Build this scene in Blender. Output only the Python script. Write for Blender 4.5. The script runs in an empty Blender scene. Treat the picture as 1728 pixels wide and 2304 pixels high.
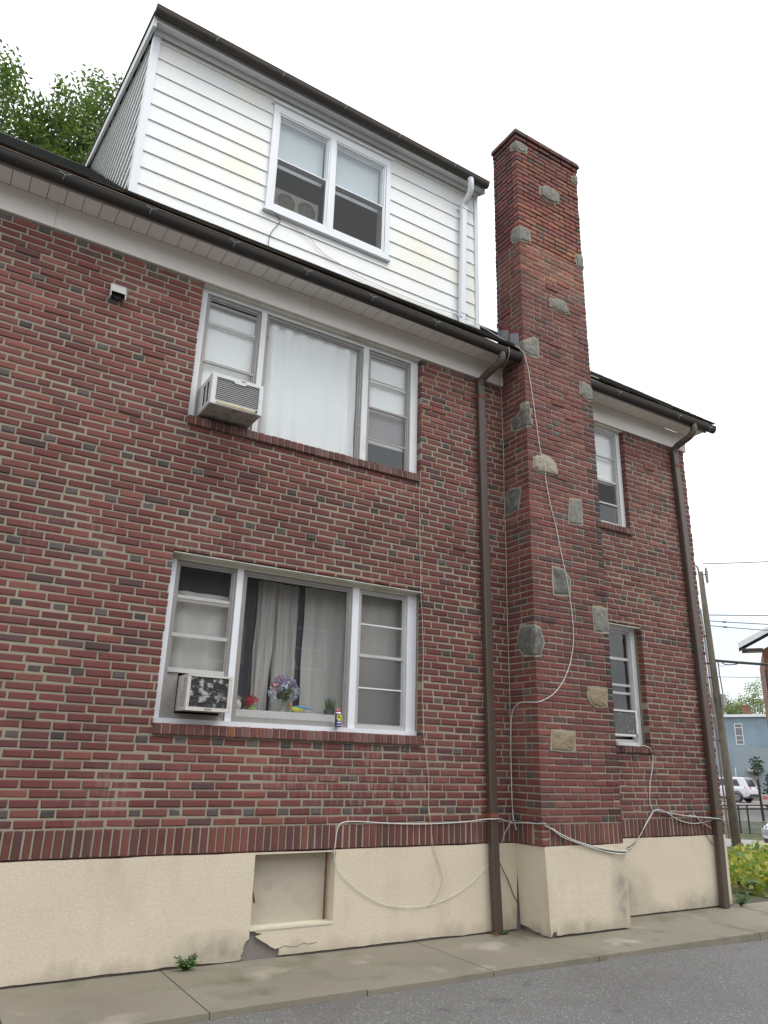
import bpy, bmesh, math, random
from mathutils import Vector, Matrix, noise
from mathutils.geometry import tessellate_polygon
random.seed(11)
scene = bpy.context.scene
COL = scene.collection

# ---------------------------------------------------------------- camera
cam_d = bpy.data.cameras.new('camera'); cam = bpy.data.objects.new('camera', cam_d); COL.objects.link(cam)
CAM = Vector((0.0, -6.4565, 0.5415))
FW = Vector((0.492385, 0.809373, 0.320113)); RT = Vector((0.849301, -0.527234, 0.026698)); UP = Vector((-0.190383, -0.258726, 0.947003))
m = Matrix.Identity(4)
for i in range(3):
    m[i][0] = RT[i]; m[i][1] = UP[i]; m[i][2] = -FW[i]; m[i][3] = CAM[i]
cam.matrix_world = m
cam_d.sensor_fit = 'HORIZONTAL'; cam_d.sensor_width = 36.0; cam_d.lens = 36.0 * 1668.64 / 1728.0
cam_d.clip_start = 0.1; cam_d.clip_end = 4000
scene.camera = cam

# ---------------------------------------------------------------- world: thin bright overcast over a Nishita sky
SUN_EL, SUN_AZ = math.radians(58), math.radians(150)     # azimuth from +Y towards +X
world = bpy.data.worlds.new('World'); scene.world = world; world.use_nodes = True
wn, wl = world.node_tree.nodes, world.node_tree.links
wn.clear()
wout = wn.new('ShaderNodeOutputWorld'); bg = wn.new('ShaderNodeBackground'); bg.inputs['Strength'].default_value = 0.12
sky = wn.new('ShaderNodeTexSky'); sky.sky_type = 'NISHITA'; sky.sun_disc = False
sky.sun_elevation = SUN_EL; sky.sun_rotation = SUN_AZ; sky.air_density = 1.0; sky.dust_density = 2.0
tcw = wn.new('ShaderNodeTexCoord'); mpw = wn.new('ShaderNodeMapping'); mpw.inputs['Scale'].default_value = (1, 1, 2.6)
nzw = wn.new('ShaderNodeTexNoise'); nzw.inputs['Scale'].default_value = 2.1; nzw.inputs['Detail'].default_value = 5
rpw = wn.new('ShaderNodeValToRGB'); rpw.color_ramp.elements[0].position = 0.26; rpw.color_ramp.elements[1].position = 0.46
rpw.color_ramp.elements[0].color = (0.42, 0.42, 0.42, 1); rpw.color_ramp.elements[1].color = (1, 1, 1, 1)
mxw = wn.new('ShaderNodeMix'); mxw.data_type = 'RGBA'; mxw.inputs[7].default_value = (12.4, 12.7, 13.2, 1)
wl.new(tcw.outputs['Generated'], mpw.inputs['Vector']); wl.new(mpw.outputs['Vector'], nzw.inputs['Vector'])
sxw = wn.new('ShaderNodeSeparateXYZ'); wl.new(tcw.outputs['Generated'], sxw.inputs[0])
mrw = wn.new('ShaderNodeMapRange'); mrw.inputs['From Min'].default_value = .06; mrw.inputs['From Max'].default_value = .34; mrw.inputs['To Min'].default_value = -.24; mrw.inputs['To Max'].default_value = 0.0; wl.new(sxw.outputs['Z'], mrw.inputs['Value'])
adw = wn.new('ShaderNodeMath'); adw.operation = 'ADD'; wl.new(nzw.outputs['Fac'], adw.inputs[0]); wl.new(mrw.outputs['Result'], adw.inputs[1])   # the cloud sheet thins towards the horizon all round
wl.new(adw.outputs[0], rpw.inputs['Fac']); wl.new(rpw.outputs['Color'], mxw.inputs[0]); wl.new(sky.outputs['Color'], mxw.inputs[6])
wl.new(mxw.outputs[2], bg.inputs['Color']); wl.new(bg.outputs['Background'], wout.inputs['Surface'])

sun_d = bpy.data.lights.new('sun', 'SUN'); sun = bpy.data.objects.new('sun', sun_d); COL.objects.link(sun)
sun_d.energy = 1.1; sun_d.angle = math.radians(25); sun_d.color = (1.0, 0.965, 0.91)
sdir = Vector((math.sin(SUN_AZ) * math.cos(SUN_EL), math.cos(SUN_AZ) * math.cos(SUN_EL), math.sin(SUN_EL)))
sun.rotation_euler = sdir.to_track_quat('Z', 'Y').to_euler(); sun.location = (20, -30, 40)

vs = scene.view_settings; vs.view_transform = 'Standard'; vs.look = 'None'; vs.exposure = 0.25; vs.gamma = 1.0; vs.use_curve_mapping = False
scene.cycles.max_bounces = 8; scene.cycles.transparent_max_bounces = 24; scene.cycles.use_denoising = True

# ---------------------------------------------------------------- materials
def _nodes(name):
    mt = bpy.data.materials.new(name); mt.use_nodes = True
    nt = mt.node_tree; return mt, nt.nodes, nt.links, nt.nodes['Principled BSDF']
def _pos(n): return n.new('ShaderNodeNewGeometry').outputs['Position']
def _noise(n, l, scale, detail=4, vec=None, stretch=None, rough=.55):
    t = n.new('ShaderNodeTexNoise'); t.inputs['Scale'].default_value = scale; t.inputs['Detail'].default_value = detail; t.inputs['Roughness'].default_value = rough
    v = vec or _pos(n)
    if stretch:
        mp = n.new('ShaderNodeMapping'); mp.inputs['Scale'].default_value = stretch; l.new(v, mp.inputs['Vector']); v = mp.outputs['Vector']
    l.new(v, t.inputs['Vector']); return t.outputs['Fac']
def _ramp(n, l, fac, a, b, ca=(0, 0, 0, 1), cb=(1, 1, 1, 1)):
    r = n.new('ShaderNodeValToRGB'); r.color_ramp.elements[0].position = a; r.color_ramp.elements[1].position = b
    r.color_ramp.elements[0].color = ca; r.color_ramp.elements[1].color = cb; l.new(fac, r.inputs['Fac']); return r.outputs['Color']
def _mix(n, l, fac, a, b, mode='MIX'):
    x = n.new('ShaderNodeMix'); x.data_type = 'RGBA'; x.blend_type = mode
    for sock, v in ((0, fac), (6, a), (7, b)):
        if isinstance(v, (int, float)): x.inputs[sock].default_value = v
        elif isinstance(v, tuple): x.inputs[sock].default_value = (v[0], v[1], v[2], 1)
        else: l.new(v, x.inputs[sock])
    return x.outputs[2]
def _bump(n, l, b, h, strength, dist=.01):
    bp = n.new('ShaderNodeBump'); bp.inputs['Strength'].default_value = strength; bp.inputs['Distance'].default_value = dist
    l.new(h, bp.inputs['Height']); l.new(bp.outputs['Normal'], b.inputs['Normal'])
def M(name, col, rough=.6, var=.12, scale=6, fine=.08, fscale=90, bump=.0, metal=0.0, dirt=None, dscale=2.0, dpos=(.55, .75), stretch=None):
    """procedural: base colour with broad and fine variation, optional dirt blotches and bump"""
    mt, n, l, b = _nodes(name)
    lo = tuple(c * (1 - var) for c in col); hi = tuple(min(1, c * (1 + var)) for c in col)
    c = _mix(n, l, _noise(n, l, scale, 4, stretch=stretch), lo, hi)
    f = _noise(n, l, fscale, 3, stretch=stretch)
    if fine: c = _mix(n, l, _ramp(n, l, f, .3, .7), c, _mix(n, l, 1.0, c, (1 - fine * 2,) * 3, 'MULTIPLY'))
    if dirt: c = _mix(n, l, _ramp(n, l, _noise(n, l, dscale, 6), dpos[0], dpos[1]), c, dirt)
    l.new(c, b.inputs['Base Color'])
    b.inputs['Roughness'].default_value = rough; b.inputs['Metallic'].default_value = metal
    if bump: _bump(n, l, b, f, bump)
    return mt

def brick_mat(name, mode):
    """mode 'OBJ': colour from the object, 'ATT': colour from the mesh attribute of every brick"""
    mt, n, l, b = _nodes(name)
    if mode == 'OBJ': src = n.new('ShaderNodeObjectInfo').outputs['Color']
    else:
        a = n.new('ShaderNodeAttribute'); a.attribute_name = 'tone'; src = a.outputs['Color']
    blot = _ramp(n, l, _noise(n, l, 7.5, 5), .58, .72)
    c = _mix(n, l, blot, src, _mix(n, l, 1.0, src, (.74, .72, .73), 'MULTIPLY'))
    broad = _noise(n, l, .55, 5)
    c = _mix(n, l, _ramp(n, l, broad, .35, .65), _mix(n, l, 1.0, c, (.84, .83, .85), 'MULTIPLY'), _mix(n, l, 1.0, c, (1.14, 1.16, 1.16), 'MULTIPLY'))
    fine = _noise(n, l, 120, 4, rough=.7)
    c = _mix(n, l, _ramp(n, l, fine, .35, .72), c, _mix(n, l, 1.0, c, (1.28, 1.22, 1.2), 'MULTIPLY'))
    # pale lime bloom washed down the face under the wide windows and here and there
    streak = _noise(n, l, 5.0, 4, stretch=(6, 6, .8))
    patch = _noise(n, l, 1.1, 3)
    mm = n.new('ShaderNodeMath'); mm.operation = 'MULTIPLY'
    mp = n.new('ShaderNodeMapping'); mp.vector_type = 'TEXTURE'; mp.inputs['Location'].default_value = (3.9, 0, .38); mp.inputs['Scale'].default_value = (1.15, .4, .50); l.new(_pos(n), mp.inputs['Vector'])
    gr = n.new('ShaderNodeTexGradient'); gr.gradient_type = 'SPHERICAL'; l.new(mp.outputs['Vector'], gr.inputs['Vector'])
    pa = n.new('ShaderNodeMath'); pa.operation = 'ADD'; pa.use_clamp = True; l.new(_ramp(n, l, patch, .57, .74), pa.inputs[0]); l.new(_ramp(n, l, gr.outputs['Fac'], .05, .6), pa.inputs[1])
    l.new(_ramp(n, l, streak, .50, .70), mm.inputs[0]); l.new(pa.outputs[0], mm.inputs[1])
    m2 = n.new('ShaderNodeMath'); m2.operation = 'MULTIPLY'; m2.inputs[1].default_value = .45; l.new(mm.outputs[0], m2.inputs[0])
    c = _mix(n, l, m2.outputs[0], c, (.36, .29, .28))
    l.new(c, b.inputs['Base Color']); b.inputs['Roughness'].default_value = .82
    _bump(n, l, b, fine, .55, .004)
    return mt

MT = {}
MT['brick_obj'] = brick_mat('brick_single', 'OBJ'); MT['brick_att'] = brick_mat('brick_field', 'ATT')
MT['mortar'] = M('mortar', (.365, .332, .25), .95, .26, 1.6, .2, 160, .5)
MT['mortar_dark'] = M('mortar_raked', (.14, .115, .09), .95, .2, 5, .2, 160, .5)
MT['white'] = M('white_paint', (.70, .72, .73), .45, .05, 3, .03, 60, .05, dirt=(.48, .47, .44), dscale=3.5, dpos=(.60, .85))
MT['white_clean'] = M('white_aluminium', (.74, .77, .80), .4, .03, 3, .02)
MT['cream'] = M('cream_paint', (.66, .64, .56), .55, .10, 3, .05, 60, .05, dirt=(.36, .33, .26), dscale=2.4, dpos=(.55, .8))
MT['soffit'] = M('soffit_vinyl', (.78, .74, .70), .5, .06, 3, .03)
MT['alu'] = M('weathered_aluminium', (.33, .315, .30), .5, .15, 9, .10, 70, .1, metal=.25)
MT['alu_light'] = M('pale_aluminium', (.50, .50, .49), .5, .12, 9, .08, 70, .1, metal=.2)
MT['brown'] = M('brown_downspout', (.080, .056, .042), .42, .12, 3, .06, 40)
MT['gutter'] = M('dark_gutter', (.024, .021, .019), .6, .2, 3, .1, 40)
MT['gutter_rim'] = M('gutter_rim', (.17, .13, .09), .5, .2, 3)
MT['gutter_grey'] = M('grey_fascia', (.30, .30, .30), .5, .12, 4)
MT['shingle'] = M('shingle', (.07, .066, .064), .95, .3, 9, .3, 240, .8)
MT['shingle_green'] = M('shingle_worn', (.10, .11, .10), .95, .3, 9, .3, 240, .8)
MT['dark'] = M('dark_interior', (.030, .033, .032), .9, .1)
MT['room'] = M('dim_room_wall', (.10, .095, .09), .9, .1)  # room walls coloured dark to give the unlit look indoors
MT['black'] = M('black_rubber', (.02, .02, .02), .6, .1)
MT['steel'] = M('galvanised', (.35, .37, .38), .4, .15, 20, .1, metal=.6)
MT['rust'] = M('rusty_strap', (.22, .075, .04), .8, .25, 30, .2)
MT['siding'] = M('white_siding', (.80, .81, .81), .5, .035, 1.4, .02, 30, .03, dirt=(.78, .765, .64), dscale=1.3, dpos=(.5, .72))
MT['siding_grey'] = M('grey_trim', (.70, .71, .72), .55, .06, 2, .03)
MT['cable_white'] = M('white_cable', (.66, .66, .64), .5, .06)
MT['cable_beige'] = M('beige_cable', (.52, .45, .38), .5, .08)
MT['cable_black'] = M('black_cable', (.025, .024, .024), .5, .1)
MT['plywood'] = M('painted_board', (.47, .42, .34), .7, .08, 3, .06, 50, .1, dirt=(.33, .25, .17), dscale=3.0, dpos=(.55, .8), stretch=(1, 1, 2.5))
MT['concrete'] = M('bare_concrete', (.24, .22, .20), .92, .15, 9, .15, 110, .6)
MT['curtain'] = None

def stucco_mat():
    mt, n, l, b = _nodes('stucco')
    f1 = _noise(n, l, 2.2, 5); f2 = _noise(n, l, 45, 6); f3 = _noise(n, l, 4.5, 6)
    c = _mix(n, l, f1, (.58, .505, .385), (.68, .605, .475))
    c = _mix(n, l, _ramp(n, l, f2, .35, .7), c, _mix(n, l, 1.0, c, (.90, .89, .88), 'MULTIPLY'))
    # mildew round the chimney foot and grime along the pavement, each with its own ragged outline
    def blob(cx, cy, cz, sx, sy, sz):
        mp = n.new('ShaderNodeMapping'); mp.vector_type = 'TEXTURE'; mp.inputs['Location'].default_value = (cx, cy, cz); mp.inputs['Scale'].default_value = (sx, sy, sz)
        l.new(_pos(n), mp.inputs['Vector']); g = n.new('ShaderNodeTexGradient'); g.gradient_type = 'SPHERICAL'; l.new(mp.outputs['Vector'], g.inputs['Vector'])
        a = n.new('ShaderNodeMath'); a.operation = 'MULTIPLY'; l.new(g.outputs['Fac'], a.inputs[0]); l.new(_ramp(n, l, f3, .25, .75), a.inputs[1])
        s = n.new('ShaderNodeMath'); s.operation = 'MULTIPLY'; s.use_clamp = True; s.inputs[1].default_value = 1.25; l.new(a.outputs[0], s.inputs[0]); return s.outputs[0]
    for q in ((6.72, -.43, -.72, .20, .5, .55), (7.25, 0, -.85, .55, .4, .42), (6.1, -.43, -1.05, .8, .4, .2), (2.45, 0, -.95, .5, .3, .2), (8.6, 0, -1.0, .6, .3, .25)):
        c = _mix(n, l, blob(*q), c, (.20, .19, .155))
    sx = n.new('ShaderNodeSeparateXYZ'); l.new(_pos(n), sx.inputs[0]); mr = n.new('ShaderNodeMapRange'); mr.inputs['From Min'].default_value = -.80; mr.inputs['From Max'].default_value = -1.03; mr.inputs['To Min'].default_value = -.30; mr.inputs['To Max'].default_value = .30; l.new(sx.outputs['Z'], mr.inputs['Value'])
    sp = n.new('ShaderNodeMath'); sp.operation = 'ADD'; l.new(mr.outputs['Result'], sp.inputs[0]); l.new(_noise(n, l, 5, 6, stretch=(1, 1, .5)), sp.inputs[1])
    c = _mix(n, l, _ramp(n, l, sp.outputs[0], .48, .95), c, (.36, .32, .25))          # rain splash off the pavement
    c = _mix(n, l, _ramp(n, l, _noise(n, l, 1.6, 6, stretch=(2.2, 2.2, .7)), .55, .75), c, _mix(n, l, 1.0, c, (.88, .87, .84), 'MULTIPLY'))
    c = _mix(n, l, blob(5.62, -.12, -.86, .05, .3, .10), c, (.22, .11, .04))
    l.new(c, b.inputs['Base Color']); b.inputs['Roughness'].default_value = .9
    ad = n.new('ShaderNodeMath'); ad.operation = 'ADD'; l.new(f2, ad.inputs[0]); l.new(_noise(n, l, 4, 6), ad.inputs[1])
    _bump(n, l, b, ad.outputs[0], .32, .009); return mt
MT['stucco'] = stucco_mat()

def glass_mat(name, dust=.02, dcol=(.5, .5, .5)):
    mt, n, l, b = _nodes(name); n.remove(b); out = n['Material Output']
    tr = n.new('ShaderNodeBsdfTransparent'); tr.inputs['Color'].default_value = (.97, .98, .975, 1)
    gl = n.new('ShaderNodeBsdfGlossy'); gl.inputs['Roughness'].default_value = .015
    df = n.new('ShaderNodeBsdfDiffuse'); df.inputs['Color'].default_value = (*dcol, 1)
    lw = n.new('ShaderNodeLayerWeight'); lw.inputs['Blend'].default_value = .5
    pw = n.new('ShaderNodeMath'); pw.operation = 'POWER'; pw.inputs[1].default_value = 5.0; l.new(lw.outputs['Facing'], pw.inputs[0])
    fr = n.new('ShaderNodeMath'); fr.operation = 'MULTIPLY_ADD'; fr.inputs[1].default_value = .95; fr.inputs[2].default_value = .042; l.new(pw.outputs[0], fr.inputs[0])
    bp = n.new('ShaderNodeBump'); bp.inputs['Strength'].default_value = .012; bp.inputs['Distance'].default_value = .05
    l.new(_noise(n, l, 2.2, 2), bp.inputs['Height']); l.new(bp.outputs['Normal'], gl.inputs['Normal'])
    a = n.new('ShaderNodeMixShader'); a.inputs[0].default_value = dust; l.new(tr.outputs[0], a.inputs[1]); l.new(df.outputs[0], a.inputs[2])
    x = n.new('ShaderNodeMixShader'); l.new(fr.outputs[0], x.inputs[0]); l.new(a.outputs[0], x.inputs[1]); l.new(gl.outputs[0], x.inputs[2])
    l.new(x.outputs[0], out.inputs['Surface']); return mt
MT['glass'] = glass_mat('window_glass')
def screen_mat():
    mt, n, l, b = _nodes('insect_screen'); n.remove(b); out = n['Material Output']
    tr = n.new('ShaderNodeBsdfTransparent'); df = n.new('ShaderNodeBsdfDiffuse'); df.inputs['Color'].default_value = (.16, .16, .16, 1)
    x = n.new('ShaderNodeMixShader'); x.inputs[0].default_value = .28; l.new(tr.outputs[0], x.inputs[1]); l.new(df.outputs[0], x.inputs[2]); l.new(x.outputs[0], out.inputs['Surface']); return mt
MT['screen'] = screen_mat()

def cloth_mat(name, col, trans=.35):
    mt, n, l, b = _nodes(name); n.remove(b); out = n['Material Output']
    df = n.new('ShaderNodeBsdfDiffuse'); tl = n.new('ShaderNodeBsdfTranslucent'); mx = n.new('ShaderNodeMixShader'); mx.inputs[0].default_value = trans
    c = _mix(n, l, _noise(n, l, 3, 4), tuple(v * .9 for v in col), col)
    l.new(c, df.inputs['Color']); l.new(c, tl.inputs['Color']); l.new(df.outputs[0], mx.inputs[1]); l.new(tl.outputs[0], mx.inputs[2]); l.new(mx.outputs[0], out.inputs['Surface']); return mt
MT['curtain'] = cloth_mat('sheer_curtain', (.93, .94, .95), .06); MT['curtain_grey'] = cloth_mat('grey_curtain', (.56, .54, .52), .08)
MT['dim_cloth'] = cloth_mat('dim_standin_cloth', (.07, .08, .10), .05); MT['blind'] = cloth_mat('white_blind', (.82, .90, .96), .08)  # the dark cloth stands in for dim curtain gaps and a reflecting pane

def leaf_mat(name, c1, c2, trans=.3):
    mt, n, l, b = _nodes(name)
    a = n.new('ShaderNodeAttribute'); a.attribute_name = 'tone'
    c = _mix(n, l, a.outputs['Fac'], c1, c2); l.new(c, b.inputs['Base Color']); b.inputs['Roughness'].default_value = .55
    out = n['Material Output']; tl = n.new('ShaderNodeBsdfTranslucent'); l.new(_mix(n, l, 1.0, c, (1.5, 1.6, .8), 'MULTIPLY'), tl.inputs['Color'])
    mx = n.new('ShaderNodeMixShader'); mx.inputs[0].default_value = trans; l.new(b.outputs[0], mx.inputs[1]); l.new(tl.outputs[0], mx.inputs[2]); l.new(mx.outputs[0], out.inputs['Surface']); return mt

# ---------------------------------------------------------------- mesh builder
class MB:
    def __init__(s): s.v = []; s.f = []; s.t = []; s.mi = []
    def face(s, idx, tone=None, mi=0): s.f.append(idx); s.t.append(tone); s.mi.append(mi)
    def box(s, x0, x1, y0, y1, z0, z1, tone=None, mi=0):
        b = len(s.v); s.v += [(x0, y0, z0), (x1, y0, z0), (x1, y1, z0), (x0, y1, z0), (x0, y0, z1), (x1, y0, z1), (x1, y1, z1), (x0, y1, z1)]
        for q in ((0, 1, 5, 4), (1, 2, 6, 5), (2, 3, 7, 6), (3, 0, 4, 7), (4, 5, 6, 7), (3, 2, 1, 0)): s.face(tuple(b + i for i in q), tone, mi)
        return s
    def hexa(s, pts, tone=None, mi=0):      # 8 corners in the order of box()
        b = len(s.v); s.v += [tuple(p) for p in pts]
        for q in ((0, 1, 5, 4), (1, 2, 6, 5), (2, 3, 7, 6), (3, 0, 4, 7), (4, 5, 6, 7), (3, 2, 1, 0)): s.face(tuple(b + i for i in q), tone, mi)
        return s
    def brick(s, O, U, N, W, L, H, D, tone=None, jit=.0, ch=.005):
        """brick: O = lower outer corner, U along the wall, W up, N outwards; L x H face, D deep; chamfered face edges"""
        b = len(s.v); r = lambda a: random.uniform(-a, a)
        O = O + N * r(jit); j = jit * .7
        def P(u, w, d): return tuple(O + U * (u + r(j)) + W * (w + r(j)) - N * d)
        k = lambda: ch + (random.random() ** 3) * .009 if jit else ch
        s.v += [P(0, 0, D), P(L, 0, D), P(L, H, D), P(0, H, D), P(0, 0, ch), P(L, 0, ch), P(L, H, ch), P(0, H, ch),
                P(k(), k(), 0), P(L - k(), k(), 0), P(L - k(), H - k(), 0), P(k(), H - k(), 0)]
        for q in ((8, 9, 10, 11), (4, 5, 9, 8), (5, 6, 10, 9), (6, 7, 11, 10), (7, 4, 8, 11), (0, 1, 5, 4), (1, 2, 6, 5), (2, 3, 7, 6), (3, 0, 4, 7), (0, 3, 2, 1)):
            s.face(tuple(b + i for i in q), tone)
        return s
    def plate(s, loops, a, b, axis='y', mi=0):
        """polygon with holes in the plane across `axis`, thick from a (outer face) to b"""
        pts = [p for lp in loops for p in lp]
        def E(p, d): return (p[0], d, p[1]) if axis == 'y' else ((d, p[0], p[1]) if axis == 'x' else (p[0], p[1], d))
        o = len(s.v); n = len(pts); s.v += [E(p, a) for p in pts] + [E(p, b) for p in pts]
        for t in tessellate_polygon([[Vector((p[0], p[1], 0)) for p in lp] for lp in loops]):
            s.face(tuple(o + i for i in t), None, mi); s.face(tuple(o + n + i for i in reversed(t)), None, mi)
        k = 0
        for lp in loops:
            for i in range(len(lp)):
                j = (i + 1) % len(lp); s.face((o + k + i, o + k + j, o + n + k + j, o + n + k + i), None, mi)
            k += len(lp)
        return s
    def tube(s, pts, r, seg=8, cap=True, rx=None, mi=0, closed=False):
        pts = [Vector(p) for p in pts]; rings = []; n = len(pts); prev = None
        for i, p in enumerate(pts):
            t = (pts[min(i + 1, n - 1)] - pts[max(i - 1, 0)]).normalized()
            if prev is None: a = t.orthogonal().normalized()
            else:
                a = prev - t * prev.dot(t); a = a.normalized() if a.length > 1e-6 else t.orthogonal().normalized()
            prev = a; c = t.cross(a); rr = r[i] if isinstance(r, (list, tuple)) else r
            b = len(s.v); s.v += [tuple(p + (a * math.cos(2 * math.pi * k / seg) + c * math.sin(2 * math.pi * k / seg)) * rr) for k in range(seg)]; rings.append(b)
        for i in range(n - 1):
            for k in range(seg): s.face((rings[i] + k, rings[i] + (k + 1) % seg, rings[i + 1] + (k + 1) % seg, rings[i + 1] + k), None, mi)
        if cap: s.face(tuple(rings[0] + k for k in reversed(range(seg))), None, mi); s.face(tuple(rings[-1] + k for k in range(seg)), None, mi)
        return s
    def rect_tube(s, pts, w, d, side=Vector((1, 0, 0)), mi=0):
        """rectangular pipe: w along `side`, d across"""
        pts = [Vector(p) for p in pts]; n = len(pts); rings = []
        for i, p in enumerate(pts):
            t = (pts[min(i + 1, n - 1)] - pts[max(i - 1, 0)]).normalized(); a = (side - t * side.dot(t)).normalized(); c = t.cross(a); b = len(s.v)
            bw, bd, e = w / 2, d / 2, min(w, d) * .14
            for u, v in ((-bw + e, -bd), (bw - e, -bd), (bw, -bd + e), (bw, bd - e), (bw - e, bd), (-bw + e, bd), (-bw, bd - e), (-bw, -bd + e)): s.v.append(tuple(p + a * u + c * v))
            rings.append(b)
        for i in range(n - 1):
            for k in range(8): s.face((rings[i] + k, rings[i] + (k + 1) % 8, rings[i + 1] + (k + 1) % 8, rings[i + 1] + k), None, mi)
        s.face(tuple(rings[0] + k for k in reversed(range(8))), None, mi); s.face(tuple(rings[-1] + k for k in range(8)), None, mi)
        return s
    def lathe(s, cx, cy, prof, seg=16, mi=0):
        rings = []
        for r, z in prof:
            b = len(s.v); s.v += [(cx + r * math.cos(2 * math.pi * k / seg), cy + r * math.sin(2 * math.pi * k / seg), z) for k in range(seg)]; rings.append(b)
        for i in range(len(prof) - 1):
            for k in range(seg): s.face((rings[i] + k, rings[i] + (k + 1) % seg, rings[i + 1] + (k + 1) % seg, rings[i + 1] + k), None, mi)
        s.face(tuple(rings[0] + k for k in reversed(range(seg))), None, mi); s.face(tuple(rings[-1] + k for k in range(seg)), None, mi)
        return s
    def mesh(s, name, mats, smooth=False):
        me = bpy.data.meshes.new(name); me.from_pydata(s.v, [], s.f); 
        for mt in (mats if isinstance(mats, (list, tuple)) else [mats]): me.materials.append(mt)
        if any(s.mi): me.polygons.foreach_set('material_index', s.mi)
        if any(t is not None for t in s.t):
            at = me.attributes.new('tone', 'FLOAT_COLOR', 'FACE'); buf = []
            for t in s.t:
                t = t if t is not None else (.2, .2, .2)
                buf += [t[0], t[1], t[2], 1.0] if isinstance(t, tuple) else [t, t, t, 1.0]
            at.data.foreach_set('color', buf)
        if smooth: me.polygons.foreach_set('use_smooth', [True] * len(s.f))
        me.update(); return me
    def obj(s, name, mats, parent=None, smooth=False, fix=True, **props):
        me = s.mesh(name, mats, smooth)
        if fix:
            bm = bmesh.new(); bm.from_mesh(me); bmesh.ops.recalc_face_normals(bm, faces=bm.faces); bm.to_mesh(me); bm.free()
        return link(name, me, parent, **props)
def link(name, me, parent=None, **props):
    o = bpy.data.objects.new(name, me); COL.objects.link(o)
    if parent is not None: o.parent = parent
    for k, v in props.items(): o[k] = v
    return o
def thing(name, label, cat, loc=(0, 0, 0), group=None):
    """an Empty at the base of a thing; parts are built in world coordinates and moved with it"""
    o = bpy.data.objects.new(name, None); COL.objects.link(o); o.location = loc; o.empty_display_size = .2
    o['label'] = label; o['category'] = cat
    if group: o['group'] = group
    return o
def adopt(root):
    """parts were built in world coordinates: make them keep their place under the moved Empty"""
    bpy.context.view_layer.update()
    inv = Matrix.Translation(root.location).inverted()
    for c in root.children:
        c.matrix_parent_inverse = inv
def tag(o, label, cat, group=None, kind=None):
    o['label'] = label
    if cat: o['category'] = cat
    if group: o['group'] = group
    if kind: o['kind'] = kind
    return o
def smooth_path(pts, n=5):
    """Catmull-Rom through the points"""
    P = [Vector(p) for p in pts]; out = []
    for i in range(len(P) - 1):
        p0, p1, p2, p3 = P[max(i - 1, 0)], P[i], P[i + 1], P[min(i + 2, len(P) - 1)]
        for k in range(n):
            t = k / n; out.append(.5 * ((2 * p1) + (p2 - p0) * t + (2 * p0 - 5 * p1 + 4 * p2 - p3) * t * t + (3 * p1 - p0 - 3 * p2 + p3) * t ** 3))
    out.append(P[-1]); return out
X, Y, Z = Vector((1, 0, 0)), Vector((0, 1, 0)), Vector((0, 0, 1))
rnd = random.uniform
# ---------------------------------------------------------------- ground, pavement, driveway
BR = Vector((0.833, 0.553, 0)); RR = Vector((0.553, -0.833, 0))     # direction down to the street, and to its right
GZ = -1.03
def gh(s):
    for (a, za), (b, zb) in zip(GP, GP[1:]):
        if s <= b: return za + (zb - za) * max(0, (s - a)) / (b - a)
    return GP[-1][1]
GP = [(-400, -1.3), (8, -1.3), (12.2, -1.085), (12.5, -1.085), (20, -1.36), (30, -1.87), (36, -1.80), (44, -1.66), (62, -1.46), (2500, -1.46)]
def far(u, z, d): return CAM.to_2d().to_3d() + BR * d + RR * u + Z * z
b = MB(); SS = [-400, -60, 0, 8, 12.2, 12.5, 16, 20, 25, 30, 36, 44, 62, 120, 400, 2500]; TT = [-2500, -400, -100, -40, -15, -6, 0, 6, 15, 40, 100, 400, 2500]
for s in SS:
    for t in TT: p = far(t, 0, s); b.v.append((p.x, p.y, gh(s)))
for i in range(len(SS) - 1):
    for j in range(len(TT) - 1):
        k = i * len(TT) + j; b.face((k, k + 1, k + len(TT) + 1, k + len(TT)))
MT['grass'] = M('rough_grass', (.085, .10, .035), .95, .35, 1.2, .35, 30, .8, dirt=(.16, .13, .08), dscale=1.5, dpos=(.5, .7))
b.obj('ground', MT['grass'], kind='structure', label='rough grass ground sloping to the street')

def asphalt_mat():
    mt, n, l, bs = _nodes('asphalt')
    f = _noise(n, l, 75, 3, rough=.75); vo = n.new('ShaderNodeTexVoronoi'); vo.inputs['Scale'].default_value = 105; l.new(_pos(n), vo.inputs['Vector'])
    c = _mix(n, l, _noise(n, l, .9, 5), (.150, .147, .142), (.205, .200, .194))
    c = _mix(n, l, _ramp(n, l, f, .38, .62), _mix(n, l, 1.0, c, (.62, .62, .62), 'MULTIPLY'), c)
    c = _mix(n, l, _ramp(n, l, vo.outputs['Color'], .80, .90), c, (.33, .33, .31))
    c = _mix(n, l, _ramp(n, l, _noise(n, l, .45, 6), .50, .62), c, _mix(n, l, 1.0, c, (.80, .79, .79), 'MULTIPLY'))
    c = _mix(n, l, _ramp(n, l, _noise(n, l, 2.4, 3), .66, .72), c, _mix(n, l, 1.0, c, (.74, .74, .75), 'MULTIPLY'))
    l.new(c, bs.inputs['Base Color']); bs.inputs['Roughness'].default_value = .86
    _bump(n, l, bs, vo.outputs['Distance'], .7, .008); return mt
MT['asphalt'] = asphalt_mat()
b = MB()
nx, ny = 90, 26; xs = [-16 + 29 * i / nx for i in range(nx + 1)]
def yedge(x): return -1.121 + .006 * math.sin(x * 3.1) + .004 * math.sin(x * 11)
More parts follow.
